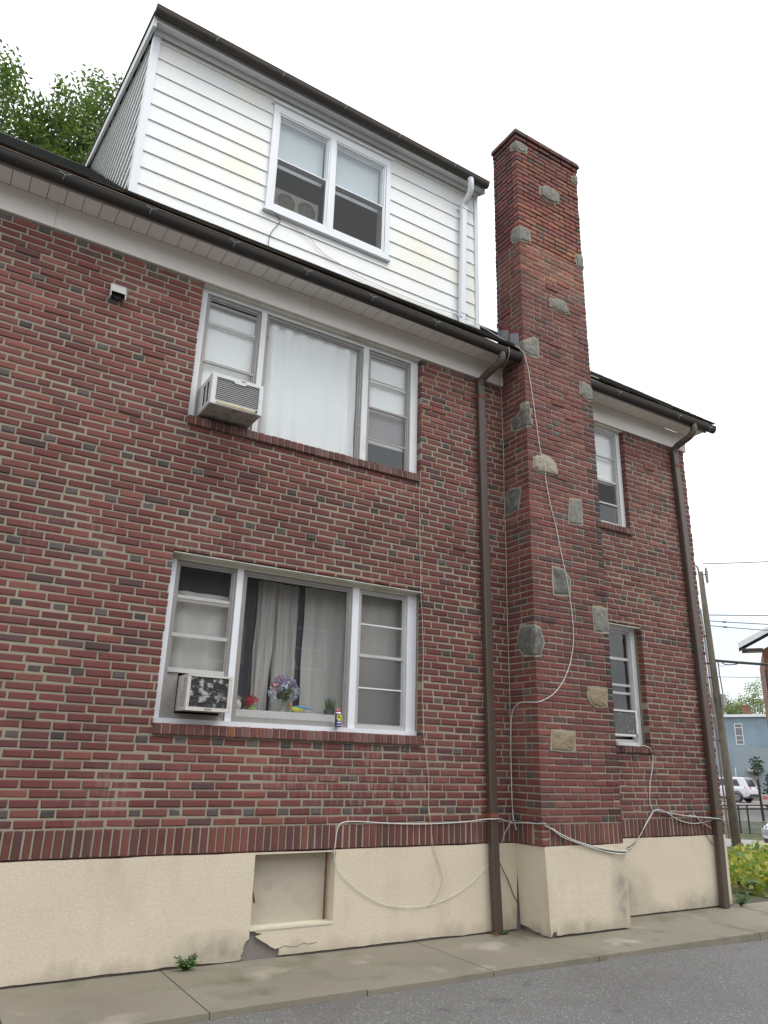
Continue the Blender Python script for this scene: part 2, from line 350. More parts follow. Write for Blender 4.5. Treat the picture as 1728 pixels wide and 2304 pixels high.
for j in range(ny + 1):
    for x in xs:
        y = yedge(x) - (12 * (j / ny) ** 2); near = max(0, 1 - (-1.12 - y) / 1.2)
        drop = .032 + .012 * max(0, x) / 6 + (.05 * max(0, (x - 6.6) / 2.5) if x > 6.6 else 0)
        z = GZ - .026 - (drop - .026) * near - .02 * (1 - near) + .012 * noise.noise(Vector((x * .55, y * .55, 0))) * (1 - near) + .004 * noise.noise(Vector((x * 3, y * 3, 2)))
        b.v.append((x, y, z))
for j in range(ny):
    for i in range(nx):
        k = j * (nx + 1) + i; b.face((k, k + 1, k + nx + 2, k + nx + 1))
b.obj('driveway', MT['asphalt'], smooth=True, kind='structure', label='coarse grey asphalt driveway')

def walk_mat():
    mt, n, l, bs = _nodes('pavement_concrete')
    c = _mix(n, l, _noise(n, l, 1.3, 6), (.175, .155, .115), (.315, .285, .225))
    f = _noise(n, l, 95, 4, rough=.7)
    c = _mix(n, l, _ramp(n, l, f, .35, .7), _mix(n, l, 1.0, c, (.80, .80, .79), 'MULTIPLY'), c)
    c = _mix(n, l, _ramp(n, l, _noise(n, l, 2.6, 7), .50, .70), c, (.14, .132, .09))      # green-black algae
    c = _mix(n, l, _ramp(n, l, _noise(n, l, 1.7, 3, vec=None, stretch=(1, 1, 4)), .62, .75), c, (.33, .30, .24))
    l.new(c, bs.inputs['Base Color']); bs.inputs['Roughness'].default_value = .9; _bump(n, l, bs, f, .35, .004); return mt
MT['walk'] = walk_mat()
bed = MB().box(-8, 10.6, -1.105, .3, GZ - .2, GZ - .03).obj('pavement', M('joint_soil', (.06, .055, .04), .95, .3, 20), kind='structure', label='concrete pavement along the house wall')
joints = [-7.49 + 1.19 * i for i in range(16)]
for i, (a, c) in enumerate(zip(joints, joints[1:])):
    s = MB(); e = .004; x0, x1 = a + e, c - e; dz = rnd(-.003, .003)
    yo = [yedge(x0) + .004, yedge(x1) + .004]
    n = 8; top = []
    loop = [(x0 + (x1 - x0) * k / n, yedge(x0 + (x1 - x0) * k / n) + .004 + rnd(-.004, .004)) for k in range(n + 1)] + [(x1, .02), (x0, .02)]
    s.plate([loop], GZ + dz, GZ - .10, axis='z')
    s.obj('slab', MT['walk'], bed)
# walk running on past the corner of the house to the street
b = MB(); b.plate([[(10.36, -1.3), (13.5, -2.4), (26, 6.0), (24.5, 8.0), (12.6, .55), (10.36, .35)]], GZ - .012, GZ - .1, axis='z')
o = b.obj('path', MT['walk'], kind='structure', label='concrete walk past the corner towards the street')
for v in o.data.vertices:
    s = (v.co - CAM).to_2d().dot(BR.to_2d()); v.co.z += gh(max(s, 12.5)) - gh(12.5)
# street pavement, and the parking lot beyond the fence
def strip(name, mat, s0, s1, t0, t1, dz, lab):
    q = MB(); SSx = sorted({s0, s1, *[s for s in (20, 30, 36, 44, 62) if s0 < s < s1]})
    for s in SSx:
        for t in (t0, t1): p = far(t, 0, s); q.v.append((p.x, p.y, gh(s) + dz))
    for i in range(len(SSx) - 1): q.face((2 * i, 2 * i + 1, 2 * i + 3, 2 * i + 2))
    q.obj(name, mat, kind='structure', label=lab)
MT['street'] = M('street_surface', (.30, .285, .27), .9, .12, 1.5, .1, 60)
strip('road', MT['street'], 29.6, 33.0, -60, 60, .02, 'pale street pavement by the utility pole')
strip('parking_lot', M('lot_surface', (.28, .255, .24), .9, .1, .8, .1, 40), 42.5, 66, -60, 60, .02, 'pale parking lot beyond the chain link fence')
# ================================================================ the brick house
house = thing('brick_house', 'two storey red brick house with white dormer and tall brick chimney', 'house', (0, 0, GZ))
H = house
CH = .070921; JT = .0152; WX0, WX1 = -1.3, 9.19; CX0, CX1, CYF, CYB = 5.635, 6.80, -.43, .06
HOLES = [(1.715, 4.397, 3.533, 5.6), (1.74, 4.452, .713, 2.297), (7.02, 7.865, 3.545, 5.6), (7.02, 7.905, .732, 2.305), (CX0 + .03, CX1 - .03, -3, 9)]
REDS = [(.132, .040, .034), (.120, .035, .031), (.145, .046, .037), (.112, .036, .033), (.136, .050, .041), (.100, .037, .035), (.126, .038, .035)]
def brick_tone(kind, x=0, z=0):
    q = random.random()
    if kind == 'dark': 
        g = rnd(.040, .085); return (g * 1.12, g * .93, g * .86) if q < .86 else (.12, .045, .042)
    if kind == 'sold': c = random.choice([(.098, .036, .031), (.115, .039, .032), (.086, .036, .033), (.128, .044, .034)])
    else: c = random.choice(REDS)
    if kind == 'run' and q < .035: c = (.075, .040, .039)
    elif kind == 'run' and q < .095: c = (.165, .060, .046)
    f = rnd(.84, 1.14)
    if kind == 'run' and z > 3.2: f *= 1.12
    return tuple(v * f for v in c)
def cut(x0, x1, z0, z1, holes, zmin=.014, xmin=.010):
    rects = [(x0, x1, z0, z1)]
    for hx0, hx1, hz0, hz1 in holes:
        out = []
        for a, c, e, f in rects:
            if c <= hx0 or a >= hx1 or f <= hz0 or e >= hz1: out.append((a, c, e, f)); continue
            if hx0 - a > xmin: out.append((a, hx0, e, f))
            if c - hx1 > xmin: out.append((hx1, c, e, f))
            ma, mc = max(a, hx0), min(c, hx1)
            if mc - ma > xmin:
                if hz0 - e > zmin: out.append((ma, mc, e, hz0 - .006))
                if f - hz1 > zmin: out.append((ma, mc, hz1 + .004, f))
        rects = out
    return rects
# rows of alternating stretchers and dark headers: course -> x of one header centre
HROW = {1: 1.033, 9: .691, 16: .765, 23: .55, 30: .448, 37: .815, 43: .25, 50: .125, 57: .221, 64: .242, 71: -.109}
HROW_R = {1: 7.569, 9: 8.245}
UN = .324
rows = []       # (x0, x1, z0, z1, kind, whole)
for k in range(72):
    z0, z1 = k * CH + JT / 2, (k + 1) * CH - JT / 2
    spans = []
    if k in HROW:
        x = HROW[k] - UN * (int((HROW[k] - WX0) / UN) + 1); n = 0
        while x < WX1 + .2:
            if k in HROW_R and x > CX1 - .1 and x - HROW_R[k] < 0 and not n:
                x = HROW_R[k] - UN * int((HROW_R[k] - CX1) / UN + 1); n = 1
            if k == 1 and 4.16 < x < 4.3: spans.append((x - .049, x + .155, 'run')); x += .216
            spans.append((x - .049, x + .049, 'dark')); spans.append((x + .064, x + .260, 'run')); x += UN
    else:
        x = WX0 - .3 + (.108 if k % 2 else 0) + rnd(-.03, .03)
        while x < WX1 + .1:
            L = .2005 + rnd(-.006, .006); spans.append((x, x + L, 'run')); x += L + .0155 + rnd(-.003, .003)
    dzr_ = rnd(-.0012, .0012); z0 += dzr_; z1 += dzr_
    for a, c, kd in spans:
        whole = a > WX0 and c < WX1
        a, c = max(a, WX0), min(c, WX1 - (0 if k % 2 else .003))
        if c - a < .03: continue
        rs = cut(a, c, z0, z1, HOLES)
        for r in rs: rows.append((*r, kd, whole and len(rs) == 1 and abs(r[1] - r[0] - (c - a)) < 1e-6 and abs(r[3] - r[2] - (z1 - z0)) < 1e-6))
x = WX0
while x < WX1 - .03:
    for r in cut(x, min(x + .0584, WX1), -3 * CH + .004, -JT / 2, [HOLES[4]]): rows.append((*r, 'sold', r[1] - r[0] > .0583))
    x += CH
def prominence(r):
    cx, cz = (r[0] + r[1]) / 2, (r[2] + r[3]) / 2; v = Vector((cx, 0, cz)) - CAM; d = v.dot(FW)
    px, py = v.dot(RT) / d * 1668.64, v.dot(UP) / d * 1668.64
    if abs(px) > 850 or abs(py) > 1140: return 0
    return (r[1] - r[0]) * (r[3] - r[2]) * abs(v.y) / v.length ** 3
order = sorted((i for i, r in enumerate(rows) if r[5]), key=lambda i: -prominence(rows[i]))
single = set(order[:300])

def zig(x0, x1, z, n, amp): return [(x0 + (x1 - x0) * i / n, z + rnd(-amp, amp)) for i in range(n + 1)]
def rect(x0, x1, z0, z1): return [(x0, z0), (x1, z0), (x1, z1), (x0, z1)]
holes = [rect(HOLES[0][0] - .006, HOLES[0][1] + .006, 3.60, 5.32), rect(HOLES[1][0] - .006, HOLES[1][1] + .006, .79, 2.303), rect(7.014, 7.871, 3.61, 5.32), rect(7.014, 7.911, .79, 2.311)]
wall = MB().plate([rect(-6.0, WX1 - .008, -3 * CH + .01, 5.36)] + holes, .0068, .26).obj('wall', MT['mortar'], H)
fieldmb = MB(); shared = {}
for i, (x0, x1, z0, z1, kd, _) in enumerate(rows):
    tone = brick_tone(kd, x0, z0); proud = rnd(-.0015, .003) + (.010 if random.random() < .012 else 0)
    if x0 > 4.45 and x0 < 5.0 and z0 < 5: pass
    if i in single:
        key = (kd, i % 5); L0 = {'run': .2035, 'dark': .098, 'sold': .0584}[kd]; H0 = (CH - JT) if kd != 'sold' else 3 * CH - .004 - JT / 2
        if key not in shared:
            q = MB(); q.brick(Vector((0, 0, 0)), X, -Y, Z, L0, H0, .09, jit=.0034, ch=.0065); shared[key] = q.mesh('brick', MT['brick_obj'])
            bm = bmesh.new(); bm.from_mesh(shared[key]); bmesh.ops.recalc_face_normals(bm, faces=bm.faces); bm.to_mesh(shared[key]); bm.free()
        o = link('brick', shared[key], wall); o.location = (x0, -proud, z0); o.scale = ((x1 - x0) / L0, 1, (z1 - z0) / H0); o.color = (*tone, 1)
    else: fieldmb.brick(Vector((x0, -proud, z0)), X, -Y, Z, x1 - x0, z1 - z0, .09, tone, jit=.0034, ch=.0065)
fieldmb.obj('brick_field', MT['brick_att'], wall, kind='stuff')
# brick beyond the picture on the left, and the other walls of the house
MT['brick_far'] = M('far_brick', (.15, .06, .05), .85, .2, 3, .2, 20)
MB().box(-6.0, WX0 - .012, 0.0, .008, -1.0, 5.36).obj('wall_end', MT['brick_far'], H)
gab = [(.27, GZ), (10.9, GZ), (10.9, 5.4), (5.5, 10.25), (.27, 5.75)]
MB().plate([gab], WX1 - .01, WX1 - .26, axis='x').obj('gable_wall', MT['brick_far'], H)
MB().plate([gab], -6.0, -5.75, axis='x').obj('gable_wall', MT['brick_far'], H)
MB().box(-5.75, WX1 - .26, 10.65, 10.9, GZ, 5.4).obj('back_wall', MT['brick_far'], H)

# ---------------- rowlock brick sills
def sill(x0, x1, z0, z1, win_y, nm):
    base = MB().box(x0 + .006, x1 - .006, -.022, win_y + .03, z0 + .006, z1 - .006).obj('window_sill', MT['mortar'], H)
    x = x0; w = .0595; shr = []
    while x < x1 - .03:
        q = min(w, x1 - x); 
        tone = brick_tone('sold'); 
        if random.random() < .35: tone = (.135, .070, .066)
        if nm == 'low' and 2.37 < x < 2.43: tone = (.19, .065, .03)
        mb = MB(); mb.brick(Vector((x, -.032 + rnd(-.002, .002), z0)), X, -Y, Z, q, z1 - z0 + rnd(-.002, .002), win_y + .05, None, jit=.0015)
        o = mb.obj('brick', MT['brick_obj'], base); o.color = (*tone, 1); x += w + .0118
sill(1.72, 4.393, 3.535, 3.622, .06, 'up'); sill(1.742, 4.449, .716, .806, .11, 'low'); sill(7.03, 7.89, 3.548, 3.632, .06, 'r'); sill(7.03, 7.925, .735, .815, .11, 'r')

# ---------------- stucco foundation with the boarded basement window and the broken patch
def jag(x0, x1, step=.05):
    out = []; x = x0
    while x < x1 - .01:
        h = .018 + .014 * noise.noise(Vector((x * 2.1, 3, 0))) + .006 * noise.noise(Vector((x * 9, 1, 0))); out.append((x, GZ + max(.001, h))); x += step * rnd(.6, 1.4)
    return out
brk = [(2.69, GZ + .03), (2.675, -.985), (2.70, -.955), (2.695, -.925), (2.715, -.885), (2.742, -.865), (2.742, -.80)]
crk = [(2.80, -.828), (2.842, -.835), (2.85, -.842), (2.80, -.856), (2.815, -.868), (2.86, -.895), (2.905, -.918), (2.945, -.945), (2.985, -.962), (3.02, -.955), (3.022, -.99), (3.018, GZ + .02)]
base = jag(-6, 2.69) + brk + [(2.742, -.232)] + [(3.52, -.232), (3.52, -.80), (2.76, -.80)] + crk + jag(3.03, CX0 + .05) + [(CX0 + .05, -.218)] + [(x, -.218 + rnd(-.004, .004)) for x in [5.4 - .2 * i for i in range(57)]] + [(-6, -.218)]
fo = MB(); fo.plate([base], .002, .2)
right = jag(CX1 - .05, WX1 - .006) + [(WX1 - .006, GZ + .01), (WX1 - .006, -.216)] + [(9.0 - .2 * i, -.216 + rnd(-.004, .004)) for i in range(11)] + [(CX1 - .05, -.216)]
fo.plate([right], .002, .2)
found = fo.obj('foundation', MT['stucco'], H)
MB().box(-6, WX1 - .03, .028, .25, GZ - .15, -.80).box(-6, 2.75, .028, .25, -.80, -.24).box(3.53, WX1 - .03, .028, .25, -.80, -.24).obj('footing', MT['concrete'], found)
MB().box(2.742, 3.52, .003, .16, -.815, -.795).box(2.742, 3.52, -.004, .002, -.812, -.795).obj('basement_sill', M('cream_sill', (.66, .63, .48), .6, .06, 6), found)
MB().box(2.70, 3.56, .13, .15, -.80, -.2).obj('window_board', MT['plywood'], found)
MB().box(3.485, 3.497, .118, .1295, -.795, -.24).obj('board_edge', MT['rust'], found)
MB().tube([(2.765, .126, -.40), (2.79, .126, -.52), (2.82, .126, -.62)], .006, 5).obj('rust_streak', MT['rust'], found)
# cracks
def ribbon(pts, w, y, nm, par, mt):
    q = MB(); q.tube([(x + 0, y, z) for x, z in pts], w, 5); return q.obj(nm, mt, par)
MT['crack'] = M('crack_shadow', (.07, .06, .05), .95, .2)
ribbon([(3.02, -.957), (3.07, -.945), (3.12, -.958), (3.18, -.96), (3.24, -.942), (3.30, -.952), (3.37, -.943)], .0022, .002, 'crack', found, MT['crack'])
# chimney foot in the same stucco
foot = [(CX0 + .02, -.216)] + [(CX0 + .02 + i * .2, -.216 + rnd(-.004, .004)) for i in range(1, 6)] + [(CX1 + .02, -.216), (CX1 + .02, GZ + .012)] + list(reversed(jag(CX0 + .14, CX1, .05))) + [(CX0 + .14, GZ + .05), (CX0 + .10, GZ + .07), (CX0 + .085, GZ + .035), (CX0 + .06, GZ + .01), (CX0 + .04, -.6)]
q = MB(); q.plate([foot], CYF - .004, CYF + .14)
left = [(CYF - .002, -.217), (CYF + .15, -.219), (0.01, -.217), (.01, GZ + .05), (-.1, GZ + .045), (-.2, GZ + .02), (CYF + .12, GZ + .02), (CYF + .06, GZ + .012), (CYF + .05, GZ + .06), (CYF - .002, GZ + .05)]
n0 = len(q.v); q.plate([left], CX0 + .022, CX0 + .2, axis='x')
for i in range(n0, len(q.v)):
    v = q.v[i]
    if v[0] < CX0 + .1: q.v[i] = (v[0] + .05 * max(0, (-.6 - v[2]) / .43), v[1], v[2])
q.box(CX0 + .2, CX1 + .018, CYF + .14, .0, GZ + .012, -.22)
q.obj('chimney_foot', MT['stucco'], H)
MB().box(CX0 + .10, CX1 - .01, CYF + .03, 0, GZ - .15, GZ + .05).obj('footing', MT['concrete'], H)

# ---------------- chimney
chim = MB(); chim.box(CX0 + .0068, CX1 - .0068, CYF + .0068, CYB - .0068, -3 * CH + .006, 7.15); chim.box(CX0 + .014, CX1 - .014, CYF + .014, CYB - .014, 7.15, 8.93, mi=1)
chimney = chim.obj('chimney', [MT['mortar'], MT['mortar_dark']], H)
STONES = {1: {'f': [(5.615, 8.723), (5.733, 8.762), (5.825, 8.726), (5.811, 8.645), (5.693, 8.6), (5.621, 8.615)], 'l': [(-0.43, 8.742), (-0.344, 8.758), (-0.329, 8.674), (-0.43, 8.625)]},
2: {'f': [(6.056, 8.166), (6.145, 8.227), (6.283, 8.243), (6.396, 8.21), (6.376, 8.058), (6.304, 8.014), (6.166, 8.003), (6.059, 8.028)]},
3: {'f': [(5.63, 7.3), (5.735, 7.33), (5.804, 7.303), (5.816, 7.133), (5.694, 7.117), (5.623, 7.091)], 'l': [(-0.433, 7.297), (-0.32, 7.331), (-0.287, 7.25), (-0.305, 7.145), (-0.43, 7.105)]},
4: {'f': [(6.704, 8.672), (6.805, 8.728), (6.805, 8.604), (6.716, 8.596)]}, 5: {'f': [(6.671, 7.3), (6.805, 7.331), (6.805, 7.134), (6.698, 7.116)]},
6: {'f': [(6.135, 6.383), (6.301, 6.419), (6.401, 6.42), (6.458, 6.289), (6.373, 6.257), (6.258, 6.27), (6.145, 6.275)]},
7: {'f': [(5.625, 5.557), (5.718, 5.615), (5.797, 5.674), (5.875, 5.688), (5.867, 5.423), (5.738, 5.406), (5.625, 5.434)], 'l': [(-0.43, 5.57), (-0.379, 5.565), (-0.36, 5.486), (-0.43, 5.44)]},
8: {'f': [(6.597, 5.304), (6.68, 5.303), (6.805, 5.255), (6.805, 5.093), (6.72, 5.077), (6.631, 5.117), (6.582, 5.115)]},
9: {'f': [(5.625, 4.679), (5.677, 4.737), (5.70, 4.435), (5.625, 4.408)], 'l': [(-0.43, 4.69), (-0.324, 4.622), (-0.173, 4.584), (-0.184, 4.445), (-0.299, 4.425), (-0.43, 4.42)]},
10: {'f': [(5.729, 4.021), (5.877, 4.086), (5.995, 4.074), (6.08, 4.012), (6.089, 3.867), (5.923, 3.869), (5.778, 3.858), (5.728, 3.905)]},
11: {'l': [(-0.086, 3.69), (-0.288, 3.663), (-0.235, 3.417), (-0.057, 3.386), (-0.01, 3.445), (-0.038, 3.587)]},
12: {'f': [(6.287, 3.612), (6.472, 3.639), (6.459, 3.322), (6.247, 3.304)]}, 13: {'f': [(5.954, 2.712), (6.11, 2.704), (6.205, 2.611), (6.191, 2.427), (5.949, 2.404)]},
14: {'f': [(6.556, 2.336), (6.805, 2.334), (6.805, 2.063), (6.569, 2.05)]},
15: {'f': [(5.625, 2.005), (5.718, 1.975), (5.75, 1.828), (5.70, 1.694), (5.625, 1.683)], 'l': [(-0.43, 2.007), (-0.216, 2.025), (-0.165, 1.909), (-0.189, 1.775), (-0.26, 1.708), (-0.43, 1.687)]},
16: {'f': [(6.404, 1.399), (6.694, 1.4), (6.682, 1.219), (6.578, 1.199), (6.452, 1.224), (6.402, 1.31)]}, 17: {'f': [(5.828, 0.915), (6.147, 0.901), (6.138, 0.713), (5.811, 0.722)]}}
def inside(p, poly):
    c = False; n = len(poly)
    for i in range(n):
        (x1, z1), (x2, z2) = poly[i], poly[(i + 1) % n]
        if (z1 > p[1]) != (z2 > p[1]) and p[0] < (x2 - x1) * (p[1] - z1) / (z2 - z1) + x1: c = not c
    return c
def clear_runs(face, a, c, e, f):
    """the stretches of a brick that no field stone covers"""
    N = 16; free = []
    for i in range(N + 1):
        p = (a + (c - a) * i / N, (e + f) / 2); free.append(not any(inside(p, s[face]) for s in STONES.values() if face in s))
    runs = []; i = 0
    while i <= N:
        if free[i]:
            j = i
            while j < N and free[j + 1]: j += 1
            x0, x1 = a + (c - a) * i / N, a + (c - a) * j / N
            if i > 0: x0 += .006
            if j < N: x1 -= .006
            if x1 - x0 > .025: runs.append((x0, x1))
            i = j + 1
        else: i += 1
    return runs
cb = MB(); NC = int(8.82 / CH)
def cbrick(face, a, c, z0, z1, kind='run', extra=0.0):
    t = brick_tone(kind, 0, (z0))
    zc = (z0 + z1) / 2
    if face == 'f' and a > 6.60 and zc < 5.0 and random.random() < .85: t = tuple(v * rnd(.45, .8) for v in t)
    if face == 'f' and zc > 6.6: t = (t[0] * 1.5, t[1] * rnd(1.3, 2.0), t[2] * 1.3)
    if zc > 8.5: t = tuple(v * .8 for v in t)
    pr = rnd(-.001, .004) + extra
    if a > 6.55 and random.random() < .3: pr += rnd(0, .008)
    if random.random() < .02: pr += .010
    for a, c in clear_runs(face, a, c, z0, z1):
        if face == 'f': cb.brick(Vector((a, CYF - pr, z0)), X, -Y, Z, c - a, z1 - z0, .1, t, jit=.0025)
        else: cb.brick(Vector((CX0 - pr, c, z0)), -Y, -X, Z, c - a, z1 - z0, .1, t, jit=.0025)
def lay(face, a, b_, z0, z1, start, ext=0):
    p = a
    first = True
    while p < b_ - .02:
        L = start if first else (.2035 if random.random() > .07 else .098); first = False
        if p + L > b_ - .05: L = b_ - p
        cbrick(face, p, min(p + L, b_), z0, z1, 'dark' if L < .11 and random.random() < .55 else 'run', ext); p += L + .0125
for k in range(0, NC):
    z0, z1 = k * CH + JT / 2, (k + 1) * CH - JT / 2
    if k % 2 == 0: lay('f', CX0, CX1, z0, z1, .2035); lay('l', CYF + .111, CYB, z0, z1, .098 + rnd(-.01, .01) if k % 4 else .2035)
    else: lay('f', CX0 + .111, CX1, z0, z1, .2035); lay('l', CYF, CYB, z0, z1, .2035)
# soldiers at the chimney foot, with three flat bricks laid round the corner
x = CX0 + .115
while x < CX1 - .03: cb.brick(Vector((x, CYF + rnd(-.002, .002), -3 * CH + .004)), X, -Y, Z, min(.0584, CX1 - x), 3 * CH - .01, .1, brick_tone('sold'), jit=.002); x += CH
yy = .0
while yy > CYF + .15: cb.brick(Vector((CX0 + rnd(-.002, .002), yy, -3 * CH + .004)), -Y, -X, Z, .0584, 3 * CH - .01, .1, brick_tone('sold'), jit=.002); yy -= CH
for i in range(3): cb.brick(Vector((CX0 - .001, CYF + .001, -3 * CH + .006 + i * CH)), X, -Y, Z, .103, CH - JT, .115, brick_tone('sold'), jit=.002)
# corbelled cap: two courses stepping out
for i, (ex, z) in enumerate(((.014, NC * CH), (.034, (NC + 1) * CH))):
    x = CX0 - ex
    while x < CX1 + ex - .03: c = min(x + .2035, CX1 + ex); cb.brick(Vector((x, CYF - ex, z + JT / 2)), X, -Y, Z, c - x, CH - JT, .14, tuple(v * .8 for v in brick_tone('run')), jit=.003); x += .216
    y = CYB
    while y > CYF - ex + .15: cb.brick(Vector((CX0 - ex, y, z + JT / 2)), -Y, -X, Z, min(.2035, y - (CYF - ex + .142)), CH - JT, .14, tuple(v * .8 for v in brick_tone('run')), jit=.003); y -= .216
cb.obj('brick_courses', MT['brick_att'], chimney, kind='stuff')
MB().box(CX0 - .02, CX1 + .02, CYF - .02, CYB, (NC + 2) * CH + .001, (NC + 2) * CH + .02).box(CX0 + .30, CX0 + .62, CYF + .10, CYB - .1, (NC + 2) * CH + .021, (NC + 2) * CH + .05).obj('chimney_crown', M('mossy_crown', (.13, .14, .09), .95, .3, 12, .2, 80, .5), chimney)
# field stones
MT['stone_grey'] = M('grey_fieldstone', (.31, .30, .27), .9, .3, 22, .3, 130, .9, dirt=(.16, .16, .12), dscale=9, dpos=(.5, .65))
MT['stone_dark'] = M('dark_fieldstone', (.20, .20, .18), .9, .4, 18, .35, 130, .9, dirt=(.26, .24, .21), dscale=12, dpos=(.52, .66), stretch=(3, 3, 1))
MT['stone_tan'] = M('tan_fieldstone', (.36, .29, .19), .9, .25, 14, .2, 130, .9, dirt=(.22, .16, .09), dscale=7, dpos=(.5, .7))
MT['stone_pale'] = M('pale_fieldstone', (.46, .41, .34), .9, .25, 14, .2, 130, .9, dirt=(.33, .23, .12), dscale=7, dpos=(.5, .7))
def stone_cap(q, poly, to3, proud):
    """rough split face: rings shrinking inwards and rising, displaced by noise"""
    den = []
    for i in range(len(poly)):
        a, c = Vector(poly[i]).to_2d() if False else Vector(poly[i]), Vector(poly[(i + 1) % len(poly)])
        for t in range(3): den.append(a + (c - a) * t / 3)
    cen = sum(den, Vector((0, 0))) / len(den); rings = []
    for f, h in ((1.0, -.02), (1.0, .35), (.9, .8), (.6, 1.0), (.3, 1.05)):
        b0 = len(q.v)
        for p in den:
            w = cen + (p - cen) * f; nz = noise.noise(Vector((w.x * 14, w.y * 14, cen.y * 3))) + .6 * noise.noise(Vector((w.x * 37, w.y * 37, 5)))
            d = proud * h + (.009 * nz if h > 0 else -.02); e = .004 * nz if f == 1 else 0; q.v.append(tuple(to3(w.x + e, w.y + e, d)))
        rings.append(b0)
    n = len(den)
    for i in range(4):
        for k in range(n): q.face((rings[i] + k, rings[i] + (k + 1) % n, rings[i + 1] + (k + 1) % n, rings[i + 1] + k))
    b0 = len(q.v); q.v.append(tuple(to3(cen.x, cen.y, proud * 1.05)))
    for k in range(n): q.face((rings[4] + k, rings[4] + (k + 1) % n, b0))
for sid, s in STONES.items():
    bed_ = MB()
    for key in ('f', 'l'):
        if key in s:
            cc = sum((Vector(p) for p in s[key]), Vector((0, 0))) / len(s[key]); lp = []
            for i, p in enumerate(s[key]):
                p = Vector(p); nx_ = Vector(s[key][(i + 1) % len(s[key])])
                for t in (0, .5): w = p.lerp(nx_, t); w = w + (w - cc).normalized() * rnd(.012, .030); lp.append((min(max(w.x, CX0 - .004), CX1 + .004) if key == 'f' else min(max(w.x, CYF - .004), -.005), w.y))
            bed_.plate([lp], (CYF - .0055) if key == 'f' else (CX0 - .0055), (CYF + .02) if key == 'f' else (CX0 + .02), axis='y' if key == 'f' else 'x')
    bed_.obj('bedding_mortar', MT['mortar'], chimney)
    q = MB(); pr = {10: .038, 2: .033}.get(sid, .020)
    if 'f' in s: stone_cap(q, s['f'], lambda a, z, d: Vector((a, CYF - d, z)), pr)
    if 'l' in s: stone_cap(q, s['l'], lambda a, z, d: Vector((CX0 - d, a, z)), pr)
    mt = 'stone_tan' if sid in (16, 17) else 'stone_pale' if sid == 10 else 'stone_dark' if sid in (9, 11, 13, 15) else 'stone_grey'
    q.obj('fieldstone', MT[mt], chimney)
# stepped flashing where the roof meets the chimney, smeared with red sealant
MT['sealant'] = M('red_sealant', (.22, .045, .04), .7, .25, 20, .2)
for y0, y1, zt in ((.045, .0, 6.03), (-.015, -.165, 5.94), (-.19, -.355, 5.80)):
    zr = lambda y: 5.833 + .851 * y
    MB().hexa([(CX0 - .012, y1, zr(y1) - .03), (CX0 - .004, y1, zr(y1) - .03), (CX0 - .004, y0, zr(y0) - .03), (CX0 - .012, y0, zr(y0) - .03), (CX0 - .012, y1, zt - .07), (CX0 - .004, y1, zt - .07), (CX0 - .004, y0, zt), (CX0 - .012, y0, zt)]).obj('flashing', MT['steel'], chimney)
    MB().hexa([(CX0 - .007, y1 - .03, zt - .08), (CX0 - .003, y1 - .03, zt - .08), (CX0 - .003, y0 + .02, zt - .01), (CX0 - .007, y0 + .02, zt - .01), (CX0 - .007, y1 - .03, zt - .02), (CX0 - .003, y1 - .03, zt - .02), (CX0 - .003, y0 + .02, zt + .06), (CX0 - .007, y0 + .02, zt + .06)]).obj('sealant', MT['sealant'], chimney)
# ---------------------------------------------------------------- eaves and roof
FZ, SZ = 5.114, 5.385
zr = lambda y: 5.833 + .851 * y
RZ, RY = zr(5.5), 5.5
# frieze, seamed boards
for a, c in ((-6, .28), (.283, 2.9), (2.903, CX0 - .004)): MB().box(a, c, -.028, .004, FZ, SZ - .002).obj('frieze_board', MT['soffit'], H)
MB().box(CX1 + .004, WX1 + .03, -.028, .004, FZ - .01, SZ - .002).obj('frieze_board', MT['soffit'], H)
MB().box(WX1 + .001, WX1 + .028, .005, .6, FZ - .01, SZ - .002).obj('frieze_board', MT['soffit'], H)
# soffit panels, each with a grooved joint
sp = MB().box(0, .1455, -.26, -.03, 0, .012).mesh('soffit_panel', MT['soffit'])
soff = MB().box(-6, CX0 - .01, -.262, -.029, SZ + .008, SZ + .03).box(CX1 + .01, WX1 + .19, -.262, -.029, SZ + .008, SZ + .03).obj('soffit', M('soffit_groove', (.25, .22, .20), .8, .1), H)
x = -.128 - .152 * 8
while x < WX1 + .05:
    if x + .15 < CX0 or x > CX1: o = link('soffit_panel', sp, soff); o.location = (x, 0, SZ)
    x += .152
# fascia with its rounded grey lip
fa = MB()
for a, c in ((-6, CX0 - .03), (CX1 + .01, WX1 + .19)):
    fa.box(a, c, -.285, -.263, SZ + .012, 5.50); fa.tube([(a, -.278, SZ - .002), (c, -.278, SZ - .002)], .017, 8)
fa.obj('fascia', MT['gutter_grey'], H)
